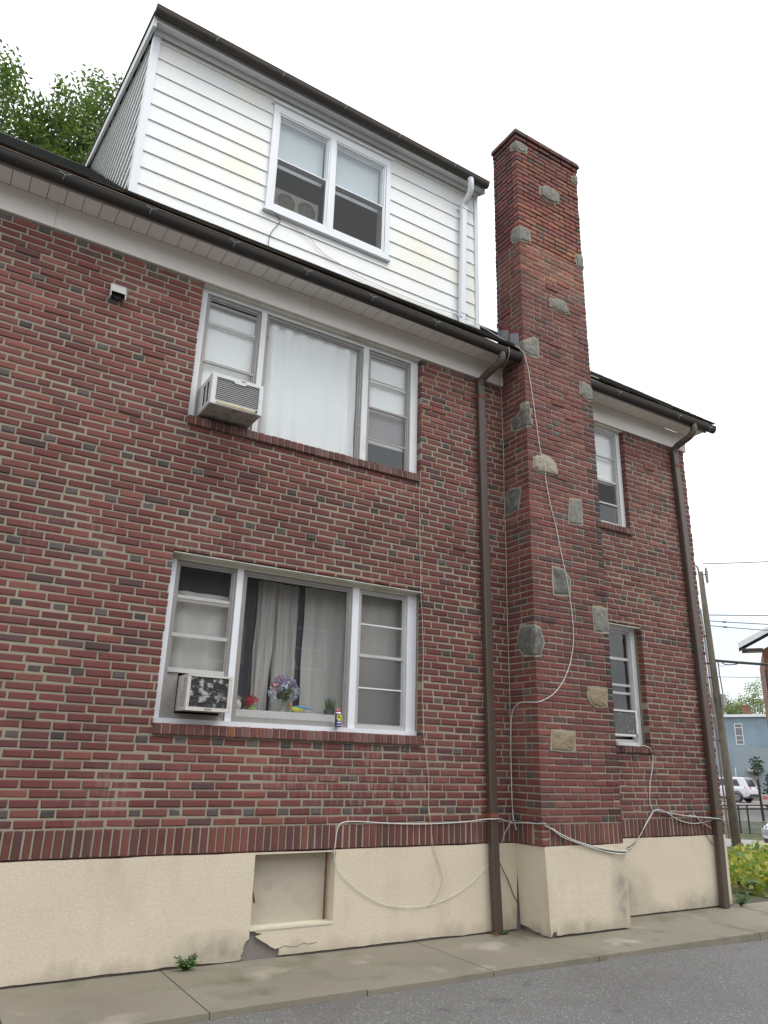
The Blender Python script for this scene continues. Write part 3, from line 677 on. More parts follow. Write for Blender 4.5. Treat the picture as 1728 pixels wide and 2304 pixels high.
# boxed end of the eave at the right corner
MB().box(WX1 + .035, WX1 + .185, -.255, .5, SZ + .001, 5.48).obj('eave_return', MT['soffit'], H)
def gutter(x0, x1, z0, z1, yc, r, dep, mats, parent, caps=True):
    q = MB(); n = max(2, int((x1 - x0) / .5)); A = [math.pi + math.pi * k / 10 for k in range(11)]; prof = [(r * math.cos(a), dep * math.sin(a)) for a in A]
    inn = [(p[0] * .93, p[1] * .93) for p in reversed(prof)]; ring = prof + inn; rings = []
    for i in range(n + 1):
        x = x0 + (x1 - x0) * i / n; z = z0 + (z1 - z0) * i / n + rnd(-.002, .002); rings.append(len(q.v)); q.v += [(x, yc + p[0], z + p[1]) for p in ring]
    m_ = len(ring)
    for i in range(n):
        for k in range(m_): q.face((rings[i] + k, rings[i] + (k + 1) % m_, rings[i + 1] + (k + 1) % m_, rings[i + 1] + k))
    if caps:
        for rg in (rings[0], rings[-1]): q.face(tuple(rg + k for k in range(11)))
    g = q.obj('gutter', mats[0], parent, smooth=False)
    rim = MB().tube([(x0, yc - r, z0), (x1, yc - r, z1)], .007, 6).obj('gutter_rim', mats[1], g)
    return g
def hanger(par, x, y, z, r):
    MB().tube([(x - .05, y - r - .006, z - .012), (x, y - r - .010, z - .03), (x + .05, y - r - .006, z - .008)], .003, 5).tube([(x, y - r - .010, z - .03), (x - .01, y - r * .85, z - .075)], .003, 5).obj('hanger', MT['steel'], par)
g1 = gutter(-6, CX0 - .002, 5.485, 5.395, -.350, .062, .088, (MT['gutter'], MT['gutter_rim']), H)
for x in (.266, 1.032, 1.857, 2.66, 3.459, 4.312): hanger(g1, x, -.352, 5.475 - .09 * (x + 6) / 11.63, .068)
g2 = gutter(CX1 + .005, 9.47, 5.415, 5.445, -.350, .062, .088, (MT['gutter'], MT['gutter_rim']), H)
for x in (7.35, 8.6, 9.3): hanger(g2, x, -.352, 5.41, .068)
# roof planes: left of the dormer, the strip in front of it, and right of it
def slope(x0, x1, y0, y1, th=.045):
    d = Vector((0, 1, .851)).normalized(); nrm = Vector((0, -.851, 1)).normalized() * th
    return [(x0, y0 + nrm.y * -1, zr(y0) - nrm.z), (x1, y0 - nrm.y, zr(y0) - nrm.z), (x1, y1 - nrm.y, zr(y1) - nrm.z), (x0, y1 - nrm.y, zr(y1) - nrm.z), (x0, y0, zr(y0)), (x1, y0, zr(y0)), (x1, y1, zr(y1)), (x0, y1, zr(y1))]
DX0, DX1 = .868, 5.262
rf = MB(); rf.hexa(slope(-6.3, DX0 + .01, -.385, RY)); rf.hexa(slope(DX0 + .01, DX1 - .01, -.385, .0)); rf.hexa(slope(DX1 - .01, 9.44, -.385, RY))
zb = lambda y: RZ - .851 * (y - RY)
rf.hexa([(-6.3, RY, RZ - .06), (9.44, RY, RZ - .06), (9.44, 11.4, zb(11.4) - .06), (-6.3, 11.4, zb(11.4) - .06), (-6.3, RY, RZ), (9.44, RY, RZ), (9.44, 11.4, zb(11.4)), (-6.3, 11.4, zb(11.4))])
roof = rf.obj('roof', MT['shingle'], H)
sh = MB(); n_ = Vector((0, -.851, 1)).normalized(); s_ = Vector((0, 1, .851)).normalized()
for c in range(44):
    s0 = c * .135 - .035; x = -1.9 + (.15 if c % 2 else 0)
    while x < 9.46:
        w = .298 + rnd(-.02, .01); y0 = -.385 + s0 * s_.y; t = .0055 + rnd(0, .004); e = rnd(-.006, .006)
        ok = (x + w < DX0 - .0 or x > DX1 or y0 + .14 < .0) and not (x + w > CX0 and x < CX1 and y0 < CYB + .05)
        if ok and (y0 < 2.4 or x < DX0):
            O = Vector((x, -.385, zr(-.385))) + s_ * (s0 + e); p = [O, O + X * min(w, 9.46 - x), O + X * min(w, 9.46 - x) + s_ * .15, O + s_ * .15]
            up = [n_ * (t + .006), n_ * (t + .006), n_ * .001, n_ * .001]
            sh.hexa([p[i] + n_ * .0008 for i in range(4)] + [p[i] + up[i] for i in range(4)])
        x += w + .004
sh.obj('shingles', MT['shingle_green'], roof, kind='stuff', fix=False)
MB().box(-6.3, CX0 - .01, -.40, -.39, 5.478, 5.503).box(CX1 + .01, 9.44, -.40, -.39, 5.478, 5.503).obj('drip_edge', MT['gutter_rim'], roof)

# ---------------------------------------------------------------- downspouts of the main eave
def downspout(pts, elbow, straps, nm_parent, mat, w=.098, d=.075, strap=MT['rust']):
    ds = MB().rect_tube(pts, w, d).obj('downspout', mat, nm_parent)
    ep = smooth_path(elbow, 6); q = MB(); q.tube(ep, [.046 + (.004 if i % 2 else 0) for i in range(len(ep))], 12); q.obj('elbow', mat, ds, smooth=False)
    for x, y, z in straps: MB().box(x - .052, x + .052, y - .041, y + .041, z - .022, z + .022).box(x - .10, x + .10, y + .036, y + .042, z - .02, z + .02).obj('strap', strap, ds)
    return ds
downspout([(5.243, -.045, 5.04), (5.25, -.045, 4.4), (5.28, -.045, 2.6), (5.305, -.045, .6), (5.325, -.05, -.5), (5.343, -.06, GZ + .004)],
          [(5.335, -.352, 5.36), (5.336, -.352, 5.27), (5.32, -.31, 5.21), (5.29, -.21, 5.155), (5.258, -.09, 5.09), (5.244, -.045, 5.01)], [(5.246, -.045, 4.845), (5.312, -.045, .058)], H, MT['brown'])
downspout([(8.905, -.045, 5.04), (8.93, -.045, 4.0), (8.965, -.045, 2.0), (8.985, -.045, .4), (8.97, -.05, -.4), (8.935, -.06, GZ + .004)],
          [(8.998, -.352, 5.38), (8.99, -.352, 5.28), (8.965, -.30, 5.20), (8.935, -.2, 5.145), (8.912, -.09, 5.09), (8.905, -.045, 5.01)], [(8.91, -.045, 4.80), (8.985, -.045, .06)], H, MT['brown'], w=.112)

# ---------------------------------------------------------------- shed dormer
DZT = 7.955
dw = MB().plate([rect(DX0 + .01, DX1 - .01, 5.70, DZT), rect(2.335, 3.79, 6.37, 7.665)], .02, .14).obj('dormer', MT['siding_grey'], H)
zl = [5.77, 5.976, 6.181, 6.387, 6.596, 6.800, 7.006, 7.214, 7.424, 7.636, 7.85, DZT]
DW = (2.27, 3.875, 6.29, 7.79)
def board(x0, x1, z0, z1, yp=0.0):
    if x1 - x0 < .02 or z1 - z0 < .01: return
    b0 = -.006 + yp; t0 = .008 + yp
    MB().hexa([(x0, b0, z0), (x1, b0, z0), (x1, .019, z0), (x0, .019, z0), (x0, t0, z1), (x1, t0, z1), (x1, .019, z1), (x0, .019, z1)]).obj('siding_board', MT['siding'], dw)
for z0, z1 in zip(zl, zl[1:]):
    e = .002; a, c = .932, 5.215
    z1 += .004
    for r in cut(a, c, z0 + e, z1, [DW], .012, .02):
        if r[1] - r[0] > 2.5 and random.random() < .7:
            s = rnd(r[0] + .6, r[1] - .6); board(r[0], s - .001, r[2], r[3]); board(s + .001, r[1], r[2], r[3], -.0015)
        else: board(*r)
MB().box(DX0 - .012, .930, -.022, .0195, 5.80, DZT).box(DX0 - .014, DX0 + .008, -.020, .09, 5.92, DZT).obj('corner_trim', MT['white_clean'], dw)
MB().box(5.217, DX1 + .012, -.022, .0195, 5.72, DZT).box(DX1 - .008, DX1 + .012, .02, .09, 5.85, DZT).obj('corner_trim', MT['white_clean'], dw)
# cheek: boards run back to the main roof
dzr = lambda y: 8.07 + (RZ - 8.07) / RY * y
MB().plate([[(.09, 5.91), (RY, RZ - .05), (.09, 8.02)]], DX0 + .02, DX0 + .1, axis='x').plate([[(.09, 5.91), (RY, RZ - .05), (.09, 8.02)]], DX1 - .02, DX1 - .1, axis='x').obj('cheek_wall', MT['siding_grey'], dw)
zz = 5.87
while zz < RZ - .2:
    z0, z1 = zz + .003, zz + .206
    ya0, ya1 = max(.092, (z0 - 8.0) / ((RZ - 8.07) / RY)), max(.092, (z1 - 8.0) / ((RZ - 8.07) / RY)); yb0, yb1 = (z0 - 5.80) / .851, (z1 - 5.80) / .851
    if yb0 > ya0 + .05:
        MB().hexa([(DX0 - .006, ya0, z0), (DX0 + .019, ya0, z0), (DX0 + .019, yb0, z0), (DX0 - .006, yb0, z0), (DX0 + .012, ya1, z1), (DX0 + .019, ya1, z1), (DX0 + .019, yb1, z1), (DX0 + .012, yb1, z1)]).obj('siding_board', MT['siding'], dw)
    zz += .208
# roof of the dormer with rake boards
def dslab(x0, x1, y0, y1, t0, t1): return [(x0, y0, dzr(y0) + t0), (x1, y0, dzr(y0) + t0), (x1, y1, dzr(y1) + t0), (x0, y1, dzr(y1) + t0), (x0, y0, dzr(y0) + t1), (x1, y0, dzr(y0) + t1), (x1, y1, dzr(y1) + t1), (x0, y1, dzr(y1) + t1)]
dr = MB().hexa(dslab(DX0 - .075, DX1 + .03, -.20, RY + .02, 0, .035)).obj('dormer_roof', MT['shingle'], dw)
MB().hexa(dslab(DX0 - .062, DX0 - .028, -.17, RY, -.15, -.001)).obj('rake_board', MT['siding_grey'], dr)
MB().hexa(dslab(DX1 + .0135, DX1 + .027, -.17, RY, -.13, -.001)).obj('rake_board', MT['white'], dr)
# soffit and bed mould below the gutter
MB().box(DX0 - .06, DX1 + .01, -.150, -.023, DZT - .002, DZT + .012).obj('dormer_soffit', MT['siding_grey'], dw)
MB().tube([(DX0 - .02, -.035, DZT - .022), (DX1, -.035, DZT - .022)], .030, 10).box(DX0 - .06, DX1 + .01, -.165, -.1505, DZT - .03, DZT + .08).obj('bed_mould', MT['siding_grey'], dw)
g3 = gutter(DX0 - .07, DX1 + .02, 8.035, 7.985, -.222, .054, .075, (M('worn_brown_gutter', (.050, .042, .034), .55, .3, 1.2), M('bronze_rim', (.26, .19, .11), .5, .3, 1.0)), dw)
for x in (1.46, 2.25, 3.06, 3.83, 4.69): hanger(g3, x, -.232, 8.02 - .04 * x / 5, .064)
# white downspout of the dormer
ds = MB().rect_tube([(5.0, -.055, 7.60), (4.99, -.055, 7.0), (4.972, -.055, 6.3), (4.962, -.055, 5.86)], .085, .065).obj('downspout', MT['white_clean'], dw)
ep = smooth_path([(4.985, -.232, 7.92), (4.99, -.232, 7.84), (5.005, -.205, 7.76), (5.012, -.13, 7.69), (5.003, -.065, 7.64), (5.0, -.055, 7.58)], 6)
MB().tube(ep, [.040 + (.003 if i % 2 else 0) for i in range(len(ep))], 12).obj('elbow', MT['white_clean'], ds)
MB().rect_tube(smooth_path([(4.962, -.055, 5.87), (4.962, -.06, 5.80), (5.0, -.085, 5.755), (5.07, -.10, 5.742), (5.13, -.115, 5.728), (5.148, -.12, 5.69), (5.15, -.13, 5.60)], 3), .078, .062, side=Vector((.6, -.4, .7))).obj('elbow', MT['white_clean'], ds)
for z in (7.56, 5.93): MB().box(4.93 if z < 7 else 4.955, 5.035 if z < 7 else 5.05, -.095, -.015, z - .016, z + .016).box(4.86 if z < 7 else 4.92, 5.08, -.022, -.0145, z - .012, z + .012).obj('strap', MT['white_clean'], ds)
# vent hood on the brick
vh = MB(); x0, x1, zt, zb_ = .845, .985, 4.735, 4.565
vh.hexa([(x0, -.105, zb_), (x0 + .007, -.105, zb_), (x0 + .007, .0, zb_), (x0, .0, zb_), (x0, -.03, zt), (x0 + .007, -.03, zt), (x0 + .007, .0, zt), (x0, .0, zt)])
vh.hexa([(x1 - .007, -.105, zb_), (x1, -.105, zb_), (x1, .0, zb_), (x1 - .007, .0, zb_), (x1 - .007, -.03, zt), (x1, -.03, zt), (x1, .0, zt), (x1 - .007, .0, zt)])
vh.hexa([(x0 + .007, -.075, 4.635), (x1 - .007, -.075, 4.635), (x1 - .007, -.068, 4.635), (x0 + .007, -.068, 4.635), (x0 + .007, -.03, zt - .003), (x1 - .007, -.03, zt - .003), (x1 - .007, -.02, zt - .003), (x0 + .007, -.02, zt - .003)])
vh.box(x0 + .001, x1 - .001, -.030, -.004, zt, zt + .006)
vh = vh.obj('vent_hood', MT['alu_light'], H)
MB().tube([(.915, -.004, 4.64), (.915, -.03, 4.64)], .05, 16).obj('vent_duct', MT['black'], vh)
# ---------------------------------------------------------------- windows
def ring(q, x0, x1, z0, z1, w, y0, y1, wt=None, wb=None):
    wt = w if wt is None else wt; wb = w if wb is None else wb
    q.box(x0, x0 + w, y0, y1, z0, z1); q.box(x1 - w, x1, y0, y1, z0, z1); q.box(x0 + w, x1 - w, y0 + .0004, y1, z1 - wt, z1); q.box(x0 + w, x1 - w, y0 + .0004, y1, z0, z0 + wb); return q
def pane(par, x0, x1, z0, z1, y, mt='glass', nm='pane'): return MB().box(x0, x1, y, y + .004, z0, z1).obj(nm, MT[mt], par)
def rail(par, x0, x1, z0, z1, y0, y1, mt='alu', nm='rail'): return MB().box(x0, x1, y0, y1, z0, z1).obj(nm, MT[mt], par)
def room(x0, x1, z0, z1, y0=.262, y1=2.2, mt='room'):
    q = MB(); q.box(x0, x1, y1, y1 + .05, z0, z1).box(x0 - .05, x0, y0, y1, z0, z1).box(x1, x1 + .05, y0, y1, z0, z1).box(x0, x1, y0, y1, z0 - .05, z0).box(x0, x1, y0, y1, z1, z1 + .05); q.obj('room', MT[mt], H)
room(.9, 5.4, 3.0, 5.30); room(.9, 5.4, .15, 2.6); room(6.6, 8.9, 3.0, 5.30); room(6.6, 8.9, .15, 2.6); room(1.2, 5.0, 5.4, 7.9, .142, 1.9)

# --- upper wide window
F = .072
w = MB(); zb_, zt = 3.624, 5.113
for a, c in ((1.722, 1.787), (2.388, 2.446), (3.642, 3.712), (4.292, 4.391)): w.box(a, c, F, F + .10, zb_ + .002, zt - .055)
w.box(1.722, 4.391, F - .002, F + .10, zt - .054, zt - .002)
U = w.obj('window', MT['white'], H)
MB().box(1.722, 4.391, .0045, F - .003, zt - .012, zt - .003).obj('head_board', MT['cream'], U)
def storm(par, x0, x1, z0, z1, y, w=.027, nm='sash', mt='alu'):
    q = MB(); ring(q, x0 + .003, x1 - .003, z0 + .003, z1 - .003, w, y, y + .03); ring(q, x0 + .003 + w, x1 - .003 - w, z0 + .003 + w, z1 - .003 - w, w * .6, y + .010, y + .034); return q.obj(nm, MT[mt], par)
y = F + .022
storm(U, 1.787, 2.388, 3.63, 5.055, y); storm(U, 3.712, 4.292, 3.63, 5.055, y); storm(U, 2.446, 3.642, 3.63, 5.055, y)
# left light: top sash let down a little, upper pane, bar, meeting rail, pane above the air conditioner
rail(U, 1.83, 2.345, 4.955, 4.985, y + .012, y + .03); rail(U, 1.83, 2.345, 4.735, 4.765, y + .014, y + .03, 'alu_light'); rail(U, 1.80, 2.375, 4.285, 4.312, y + .002, y + .026)
pane(U, 1.83, 2.345, 4.313, 4.955, y + .018); pane(U, 1.82, 2.355, 4.02, 4.285, y + .03)
rail(U, 1.82, 2.355, 3.99, 4.02, y + .026, y + .045)
# centre picture pane
pane(U, 2.49, 3.60, 3.675, 5.01, y + .02)
MB().tube([(2.475, y - .004, 4.80), (2.475, y - .012, 4.80)], .008, 6).tube([(3.625, y - .004, 4.78), (3.625, y - .012, 4.78)], .008, 6).tube([(3.625, y - .004, 4.05), (3.625, y - .012, 4.05)], .008, 6).obj('clip', MT['steel'], U)
for x in (2.56, 3.50): MB().tube([(x, y - .001, 3.655), (x, y - .018, 3.655), (x + .08, y - .018, 3.655), (x + .08, y - .001, 3.655)], .005, 6).obj('handle', MT['steel'], U)
# right light
rail(U, 3.755, 4.25, 4.99, 5.012, y + .012, y + .03); rail(U, 3.755, 4.25, 4.66, 4.682, y + .014, y + .03, 'alu_light'); rail(U, 3.755, 4.25, 4.70, 4.712, y + .016, y + .03, 'alu_light'); rail(U, 3.73, 4.28, 4.33, 4.352, y + .002, y + .026)
pane(U, 3.755, 4.25, 4.353, 4.99, y + .018); pane(U, 3.745, 4.265, 3.955, 4.33, y + .012, 'screen', 'insect_screen'); rail(U, 3.745, 4.265, 3.945, 3.962, y + .008, y + .02); pane(U, 3.755, 4.25, 3.675, 3.945, y + .03)

# --- lower wide window
F = .122; zb_, zt = .808, 2.295
w = MB()
for a, c in ((1.744, 1.812), (2.398, 2.458), (3.658, 3.732), (4.335, 4.448)): w.box(a, c, F, F + .09, zb_ + .045, zt - .045)
w.box(1.744, 4.448, F - .03, F + .09, zb_ + .002, zb_ + .045)
L = w.obj('window', MT['white_clean'], H)
MB().box(1.744, 4.448, F - .001, F + .09, zt - .045, zt - .002).box(1.744, 4.448, .012, F - .002, zt - .012, zt - .002).obj('head_board', MT['cream'], L)
y = F + .018
storm(L, 1.812, 2.398, .853, 2.249, y); storm(L, 3.732, 4.335, .853, 2.249, y, mt='alu_light'); storm(L, 2.458, 3.658, .853, 2.249, y, .03)
rail(L, 1.86, 2.352, 1.905, 1.935, y + .01, y + .03, 'alu_light'); rail(L, 1.86, 2.352, 1.875, 1.903, y + .014, y + .03); rail(L, 1.845, 2.365, 1.558, 1.59, y + .002, y + .03, 'alu_light'); rail(L, 1.845, 2.365, 1.245, 1.285, y + .002, y + .03, 'alu_light')
pane(L, 1.86, 2.352, 1.591, 2.20, y + .018); pane(L, 1.86, 2.352, 1.286, 1.557, y + .024)
rail(L, 1.845, 1.95, .90, 1.243, y + .02, y + .04, 'alu', 'filler_panel')
pane(L, 2.51, 3.606, .965, 2.20, y + .02)
rail(L, 2.49, 3.62, .90, .963, y + .012, y + .035, 'alu_light', 'bottom_rail')
rail(L, 3.78, 4.29, 1.885, 1.899, y + .012, y + .03, 'white'); rail(L, 3.765, 4.305, 1.555, 1.585, y + .002, y + .03, 'alu_light'); rail(L, 3.78, 4.29, 1.243, 1.256, y + .012, y + .03, 'white')
pane(L, 3.78, 4.29, 1.586, 2.20, y + .018); pane(L, 3.78, 4.29, .905, 1.554, y + .024, 'screen', 'insect_screen')
MB().box(2.40, 3.72, F + .092, F + .28, .952, .972).obj('inner_sill', MT['white'], L)

# --- small windows right of the chimney
def narrow(F, z0, z1, x0, x1, bars, shade, ac):
    q = MB(); q.box(x0, x0 + .06, F, F + .09, z0, z1); q.box(x1 - .075, x1, F, F + .09, z0, z1); q.box(x0 + .06, x1 - .075, F + .001, F + .09, z1 - .05, z1); q.box(x0 + .06, x1 - .075, F - .02, F + .09, z0, z0 + .04)
    w = q.obj('window', MT['white'], H); y = F + .02; a, c = x0 + .06, x1 - .075
    storm(w, a, c, z0 + .04, z1 - .05, y, .022, mt='alu_light')
    for zc, t in bars: rail(w, a + .03, c - .03, zc - t / 2, zc + t / 2, y + .004, y + .03, 'alu_light')
    return w, a, c, y
w1, a, c, y1 = narrow(.072, 3.632, 5.10, 7.025, 7.86, [(4.30, .03), (3.97, .022), (4.66, .02)], 0, 0)
MB().box(7.025, 7.86, .0045, .071, 5.085, 5.098).obj('head_board', MT['cream'], w1)
pane(w1, a + .03, c - .03, 4.32, 5.02, y1 + .018); pane(w1, a + .03, c - .03, 3.985, 4.285, y1 + .012, 'screen', 'insect_screen'); pane(w1, a + .03, c - .03, 3.70, 3.955, y1 + .022)
w2, a, c, y2 = narrow(.122, .818, 2.30, 7.025, 7.90, [(1.885, .035), (1.555, .03), (1.455, .03), (1.225, .04)], 0, 0)
pane(w2, a + .03, c - .03, 1.575, 2.22, y2 + .018); pane(w2, a + .03, c - .03, 1.25, 1.54, y2 + .024)
MB().box(7.025, 7.90, .012, .121, 2.29, 2.30).obj('head_board', MT['cream'], w2)

# --- dormer window
y = -.03
q = MB(); ring(q, 2.27, 3.875, 6.29, 7.79, .064, y, .02, .11, .08); q.box(3.021, 3.079, y + .0005, .02, 6.37, 7.68); D_ = q.obj('window', MT['white_clean'], dw)
MB().box(2.245, 3.895, y - .03, .019, 7.79, 7.806).obj('drip_cap', MT['white_clean'], D_); MB().box(2.245, 3.895, y - .02, .019, 6.268, 6.289).obj('casing_sill', MT['white_clean'], D_)
for x0, x1 in ((2.335, 3.020), (3.080, 3.805)):
    q = MB(); ring(q, x0, x1, 6.372, 7.678, .018, y + .008, .05); ring(q, x0 + .018, x1 - .018, 7.02, 7.66, .018, y + .030, .05); ring(q, x0 + .018, x1 - .018, 6.39, 7.045, .014, y + .012, y + .029); q.obj('sash', MT['white_clean'], D_)
    pane(D_, x0 + .036, x1 - .036, 7.038, 7.642, y + .036)
    pane(D_, x0 + .032, x1 - .032, 6.404, 7.03, y + .018, 'screen', 'insect_screen')

# ---------------------------------------------------------------- curtains, shades and blinds (hang behind the panes)
def curtain(x0, x1, z0, z1, y, amp, folds, mt, label, ph=0, gather=.0, group=None, flare=0):
    nx, nz = int(folds * 10), 10; q = MB()
    for j in range(nz + 1):
        t = j / nz
        for i in range(nx + 1):
            s = i / nx; xx = x0 + (x1 - x0) * s + flare * (1 - t) * (s - .0) + .006 * math.sin(s * 40 + j)
            yy = y + amp * math.sin(2 * math.pi * folds * s + ph + .5 * math.sin(5 * s + ph)) * (.75 + .4 * math.sin(7 * s + ph)) + .010 * noise.noise(Vector((s * 8, t * 3, ph)))
            q.v.append((xx, yy, z0 + (z1 - z0) * t))
    for j in range(nz):
        for i in range(nx): k = j * (nx + 1) + i; q.face((k, k + 1, k + nx + 2, k + nx + 1))
    o = q.obj('curtain', MT[mt], smooth=True, fix=False); tag(o, label, 'curtain', group); return o
curtain(2.47, 3.60, 3.60, 5.06, .155, .016, 6.5, 'curtain', 'white sheer curtain in long pleats filling the upper picture window', .4)
def shade(x0, x1, z0, z1, y, label, mt='curtain'):
    q = MB(); n = 12
    for j in range(n + 1):
        for i in range(5): q.v.append((x0 + (x1 - x0) * i / 4, y + .006 * noise.noise(Vector((i * .7, j * .4, x0))), z0 + (z1 - z0) * j / n))
    for j in range(n):
        for i in range(4): k = j * 5 + i; q.face((k, k + 1, k + 6, k + 5))
    o = q.obj('roller_blind', MT[mt], fix=False); 
    q2 = MB().tube([(x0, y, z0), (x1, y, z0)], .009, 8).obj('bottom_bar', MT['white'], o)
    return tag(o, label, 'blind')
shade(1.80, 2.38, 3.98, 4.95, .155, 'plain white roller shade above the grilled air conditioner upstairs')
shade(3.72, 4.29, 3.93, 5.0, .155, 'white roller shade in the upper right light, stopping short of the sill')
shade(7.08, 7.79, 4.28, 5.06, .155, 'white roller shade in the small upper window right of the chimney')
curtain(2.54, 2.76, .96, 2.25, .47, .018, 2, 'dim_cloth', 'dark cloth standing in for the dim gap at the left edge of the lower picture window', 1)  # dimness beside the curtain put into the cloth colour
curtain(2.745, 2.96, .9, 2.25, .43, .020, 2.5, 'curtain_grey', 'pale grey curtain panel left of the vase in the lower picture window', .3, flare=-.05)
curtain(2.96, 3.22, .9, 2.25, .46, .028, 3, 'curtain_grey', 'grey curtain folds hanging behind the vase of flowers', 2.0)
curtain(3.19, 3.30, .9, 2.25, .48, .012, 1.5, 'dim_cloth', 'narrow dark cloth standing in for the dim curtain gap in the middle of the lower picture window', .2, flare=.0)  # dark colour draws the unlit gap between two panels
curtain(3.265, 3.88, .9, 2.25, .42, .014, 3.5, 'curtain_grey', 'wide pale grey curtain panel above the toy bird', .9)
curtain(1.82, 2.50, 1.25, 1.99, .23, .012, 3, 'curtain_grey', 'cloudy grey curtain behind the lower left light above the small air conditioner', .2)
curtain(1.82, 2.52, 1.95, 2.25, .40, .02, 3, 'dim_cloth', 'dark cloth added for the reflected grey behind the top pane of the lower left light', .5)  # cloth added to give the pane its reflected tone
curtain(3.74, 4.58, .88, 2.24, .33, .014, 4, 'curtain_grey', 'grey curtain behind the narrow lower right light with three bars', 1.3)
# slatted blinds of the dormer window
for x0, x1, z0, lab in ((2.37, 2.985, 7.03, 'white slatted blind in the left half of the dormer window'), (3.115, 3.77, 7.03, 'white slatted blind in the right half of the dormer window')):
    root = thing('window_blind', lab, 'blind', (x0, .10, z0))
    MB().box(x0, x1, .085, .115, 7.63, 7.66).obj('head_rail', MT['blind'], root)
    sl = MB().hexa([(0, -.0026, -.0128), (x1 - x0, -.0026, -.0128), (x1 - x0, -.0014, -.0128), (0, -.0014, -.0128), (0, .0014, .0128), (x1 - x0, .0014, .0128), (x1 - x0, .0026, .0128), (0, .0026, .0128)]).mesh('slat', MT['blind'])
    z = z0
    while z < 7.63: o = link('slat', sl, root); o.location = (x0, .10, z); z += .0235
    adopt(root)
# the lower half of the dormer's left sash: a raised blind bundle and a twin window fan
root = thing('window_fan', 'beige twin window fan with two round grilles behind the dormer window screen', 'fan', (2.39, .06, 6.405))
MT['fan_case'] = M('fan_case', (.42, .41, .36), .5, .05); MT['fan_grille'] = M('fan_grille', (.20, .20, .175), .6, .1)
MB().plate([rect(2.39, 2.945, 6.407, 6.70), *[[(cx + .115 * math.cos(t * math.pi / 12), 6.553 + .115 * math.sin(t * math.pi / 12)) for t in range(24)] for cx in (2.54, 2.80)]], .055, .12).obj('case', MT['fan_case'], root)
for cx in (2.54, 2.80):
    g = MB(); g.tube([(cx, .095, 6.553), (cx, .10, 6.553)], .112, 24).obj('grille_back', MT['fan_grille'], root)
    q = MB()
    for r in (.03, .05, .07, .09, .108): q.tube([(cx + r * math.cos(t * math.pi / 10), .062, 6.553 + r * math.sin(t * math.pi / 10)) for t in range(21)], .003, 4)
    for t in range(8): q.tube([(cx + .02 * math.cos(t * math.pi / 4), .062, 6.553 + .02 * math.sin(t * math.pi / 4)), (cx + .11 * math.cos(t * math.pi / 4), .062, 6.553 + .11 * math.sin(t * math.pi / 4))], .003, 4)
    q.obj('grille', MT['fan_case'], root)
adopt(root)

# ---------------------------------------------------------------- air conditioners
MT['ac_white'] = M('ac_case_white', (.66, .67, .67), .45, .05, 4, .04, 60, dirt=(.42, .41, .38), dscale=6, dpos=(.6, .8))
MT['ac_beige'] = M('ac_case_beige', (.58, .55, .51), .5, .06, 4, .04, 60, dirt=(.38, .34, .30), dscale=7, dpos=(.58, .8))
MT['ac_under'] = M('ac_pan', (.42, .40, .37), .6, .15, 12, .15, 60, dirt=(.15, .13, .11), dscale=9, dpos=(.5, .7))
MT['coil'] = M('coil_fins', (.155, .15, .145), .5, .15, 40, .2, 200, .2, metal=.4, stretch=(1, 1, .2))
def foil():
    mt, n, l, bs = _nodes('crumpled_coil'); f = _noise(n, l, 15, 6, rough=.62)
    c = _mix(n, l, _ramp(n, l, f, .50, .70), (.045, .045, .045), (.55, .55, .54)); l.new(c, bs.inputs['Base Color']); bs.inputs['Metallic'].default_value = .7; bs.inputs['Roughness'].default_value = .35
    _bump(n, l, bs, f, 1.0, .03); return mt
MT['foil'] = foil()
MT['flake'] = M('flaking_coil', (.12, .12, .12), .6, .2, 30, .2, 150, .3, dirt=(.42, .41, .39), dscale=28, dpos=(.64, .68), stretch=(1, 1, .5))
MT['stain'] = M('rust_stained_strip', (.55, .48, .25), .5, .1, 8, .05, 40, dirt=(.40, .20, .04), dscale=12, dpos=(.58, .68))
# upstairs unit with the wire-grilled coil
x0, x1, z0, z1, yf, yb = 1.822, 2.335, 3.668, 3.985, -.30, .11
root = thing('air_conditioner', 'white window air conditioner with wire grille jutting from the upper left window', 'air conditioner', (x0, yb, z0), 'window air conditioners')
q = MB(); q.box(x0, x1, yf + .03, yb, z1 - .012, z1); q.box(x1 - .008, x1, yf + .03, yb, z0 + .012, z1 - .012)
q.plate([[(yf + .03, z0 + .012), (yb, z0 + .012), (yb, z1 - .012), (yf + .03, z1 - .012)], [(yf + .085, z0 + .05), (yf + .085, z1 - .05), (yf + .165, z1 - .05), (yf + .165, z0 + .05)], [(yf + .185, z0 + .05), (yf + .185, z1 - .05), (yf + .265, z1 - .05), (yf + .265, z0 + .05)]], x0, x0 + .008, axis='x')
q.obj('case', MT['ac_white'], root)
MB().box(x0 + .012, x0 + .02, yf + .08, yf + .27, z0 + .04, z1 - .04).obj('side_vent', M('vent_brown', (.10, .06, .05), .6, .2), root)
fr = MB(); notch = [(x0, z0), (x1, z0), (x1, z1), (x0, z1)]
hole = [(x0 + .045, z0 + .042), (x1 - .04, z0 + .042), (x1 - .04, z1 - .035), (x0 + .34, z1 - .035), (x0 + .325, z1 - .055), (x0 + .225, z1 - .055), (x0 + .21, z1 - .035), (x0 + .045, z1 - .035)]
fr.plate([notch, hole], yf, yf + .029); fr.obj('front_frame', MT['ac_white'], root)
MB().box(x0 + .03, x1 - .03, yf + .016, yf + .028, z0 + .03, z1 - .03).obj('coil', MT['coil'], root)
wr = MB()
for k in range(13): z = z0 + .055 + k * .0195; wr.tube([(x0 + .04, yf + .010, z), (x1 - .035, yf + .010, z)], .0022, 4)
wr.obj('wire_grille', MT['ac_white'], root)
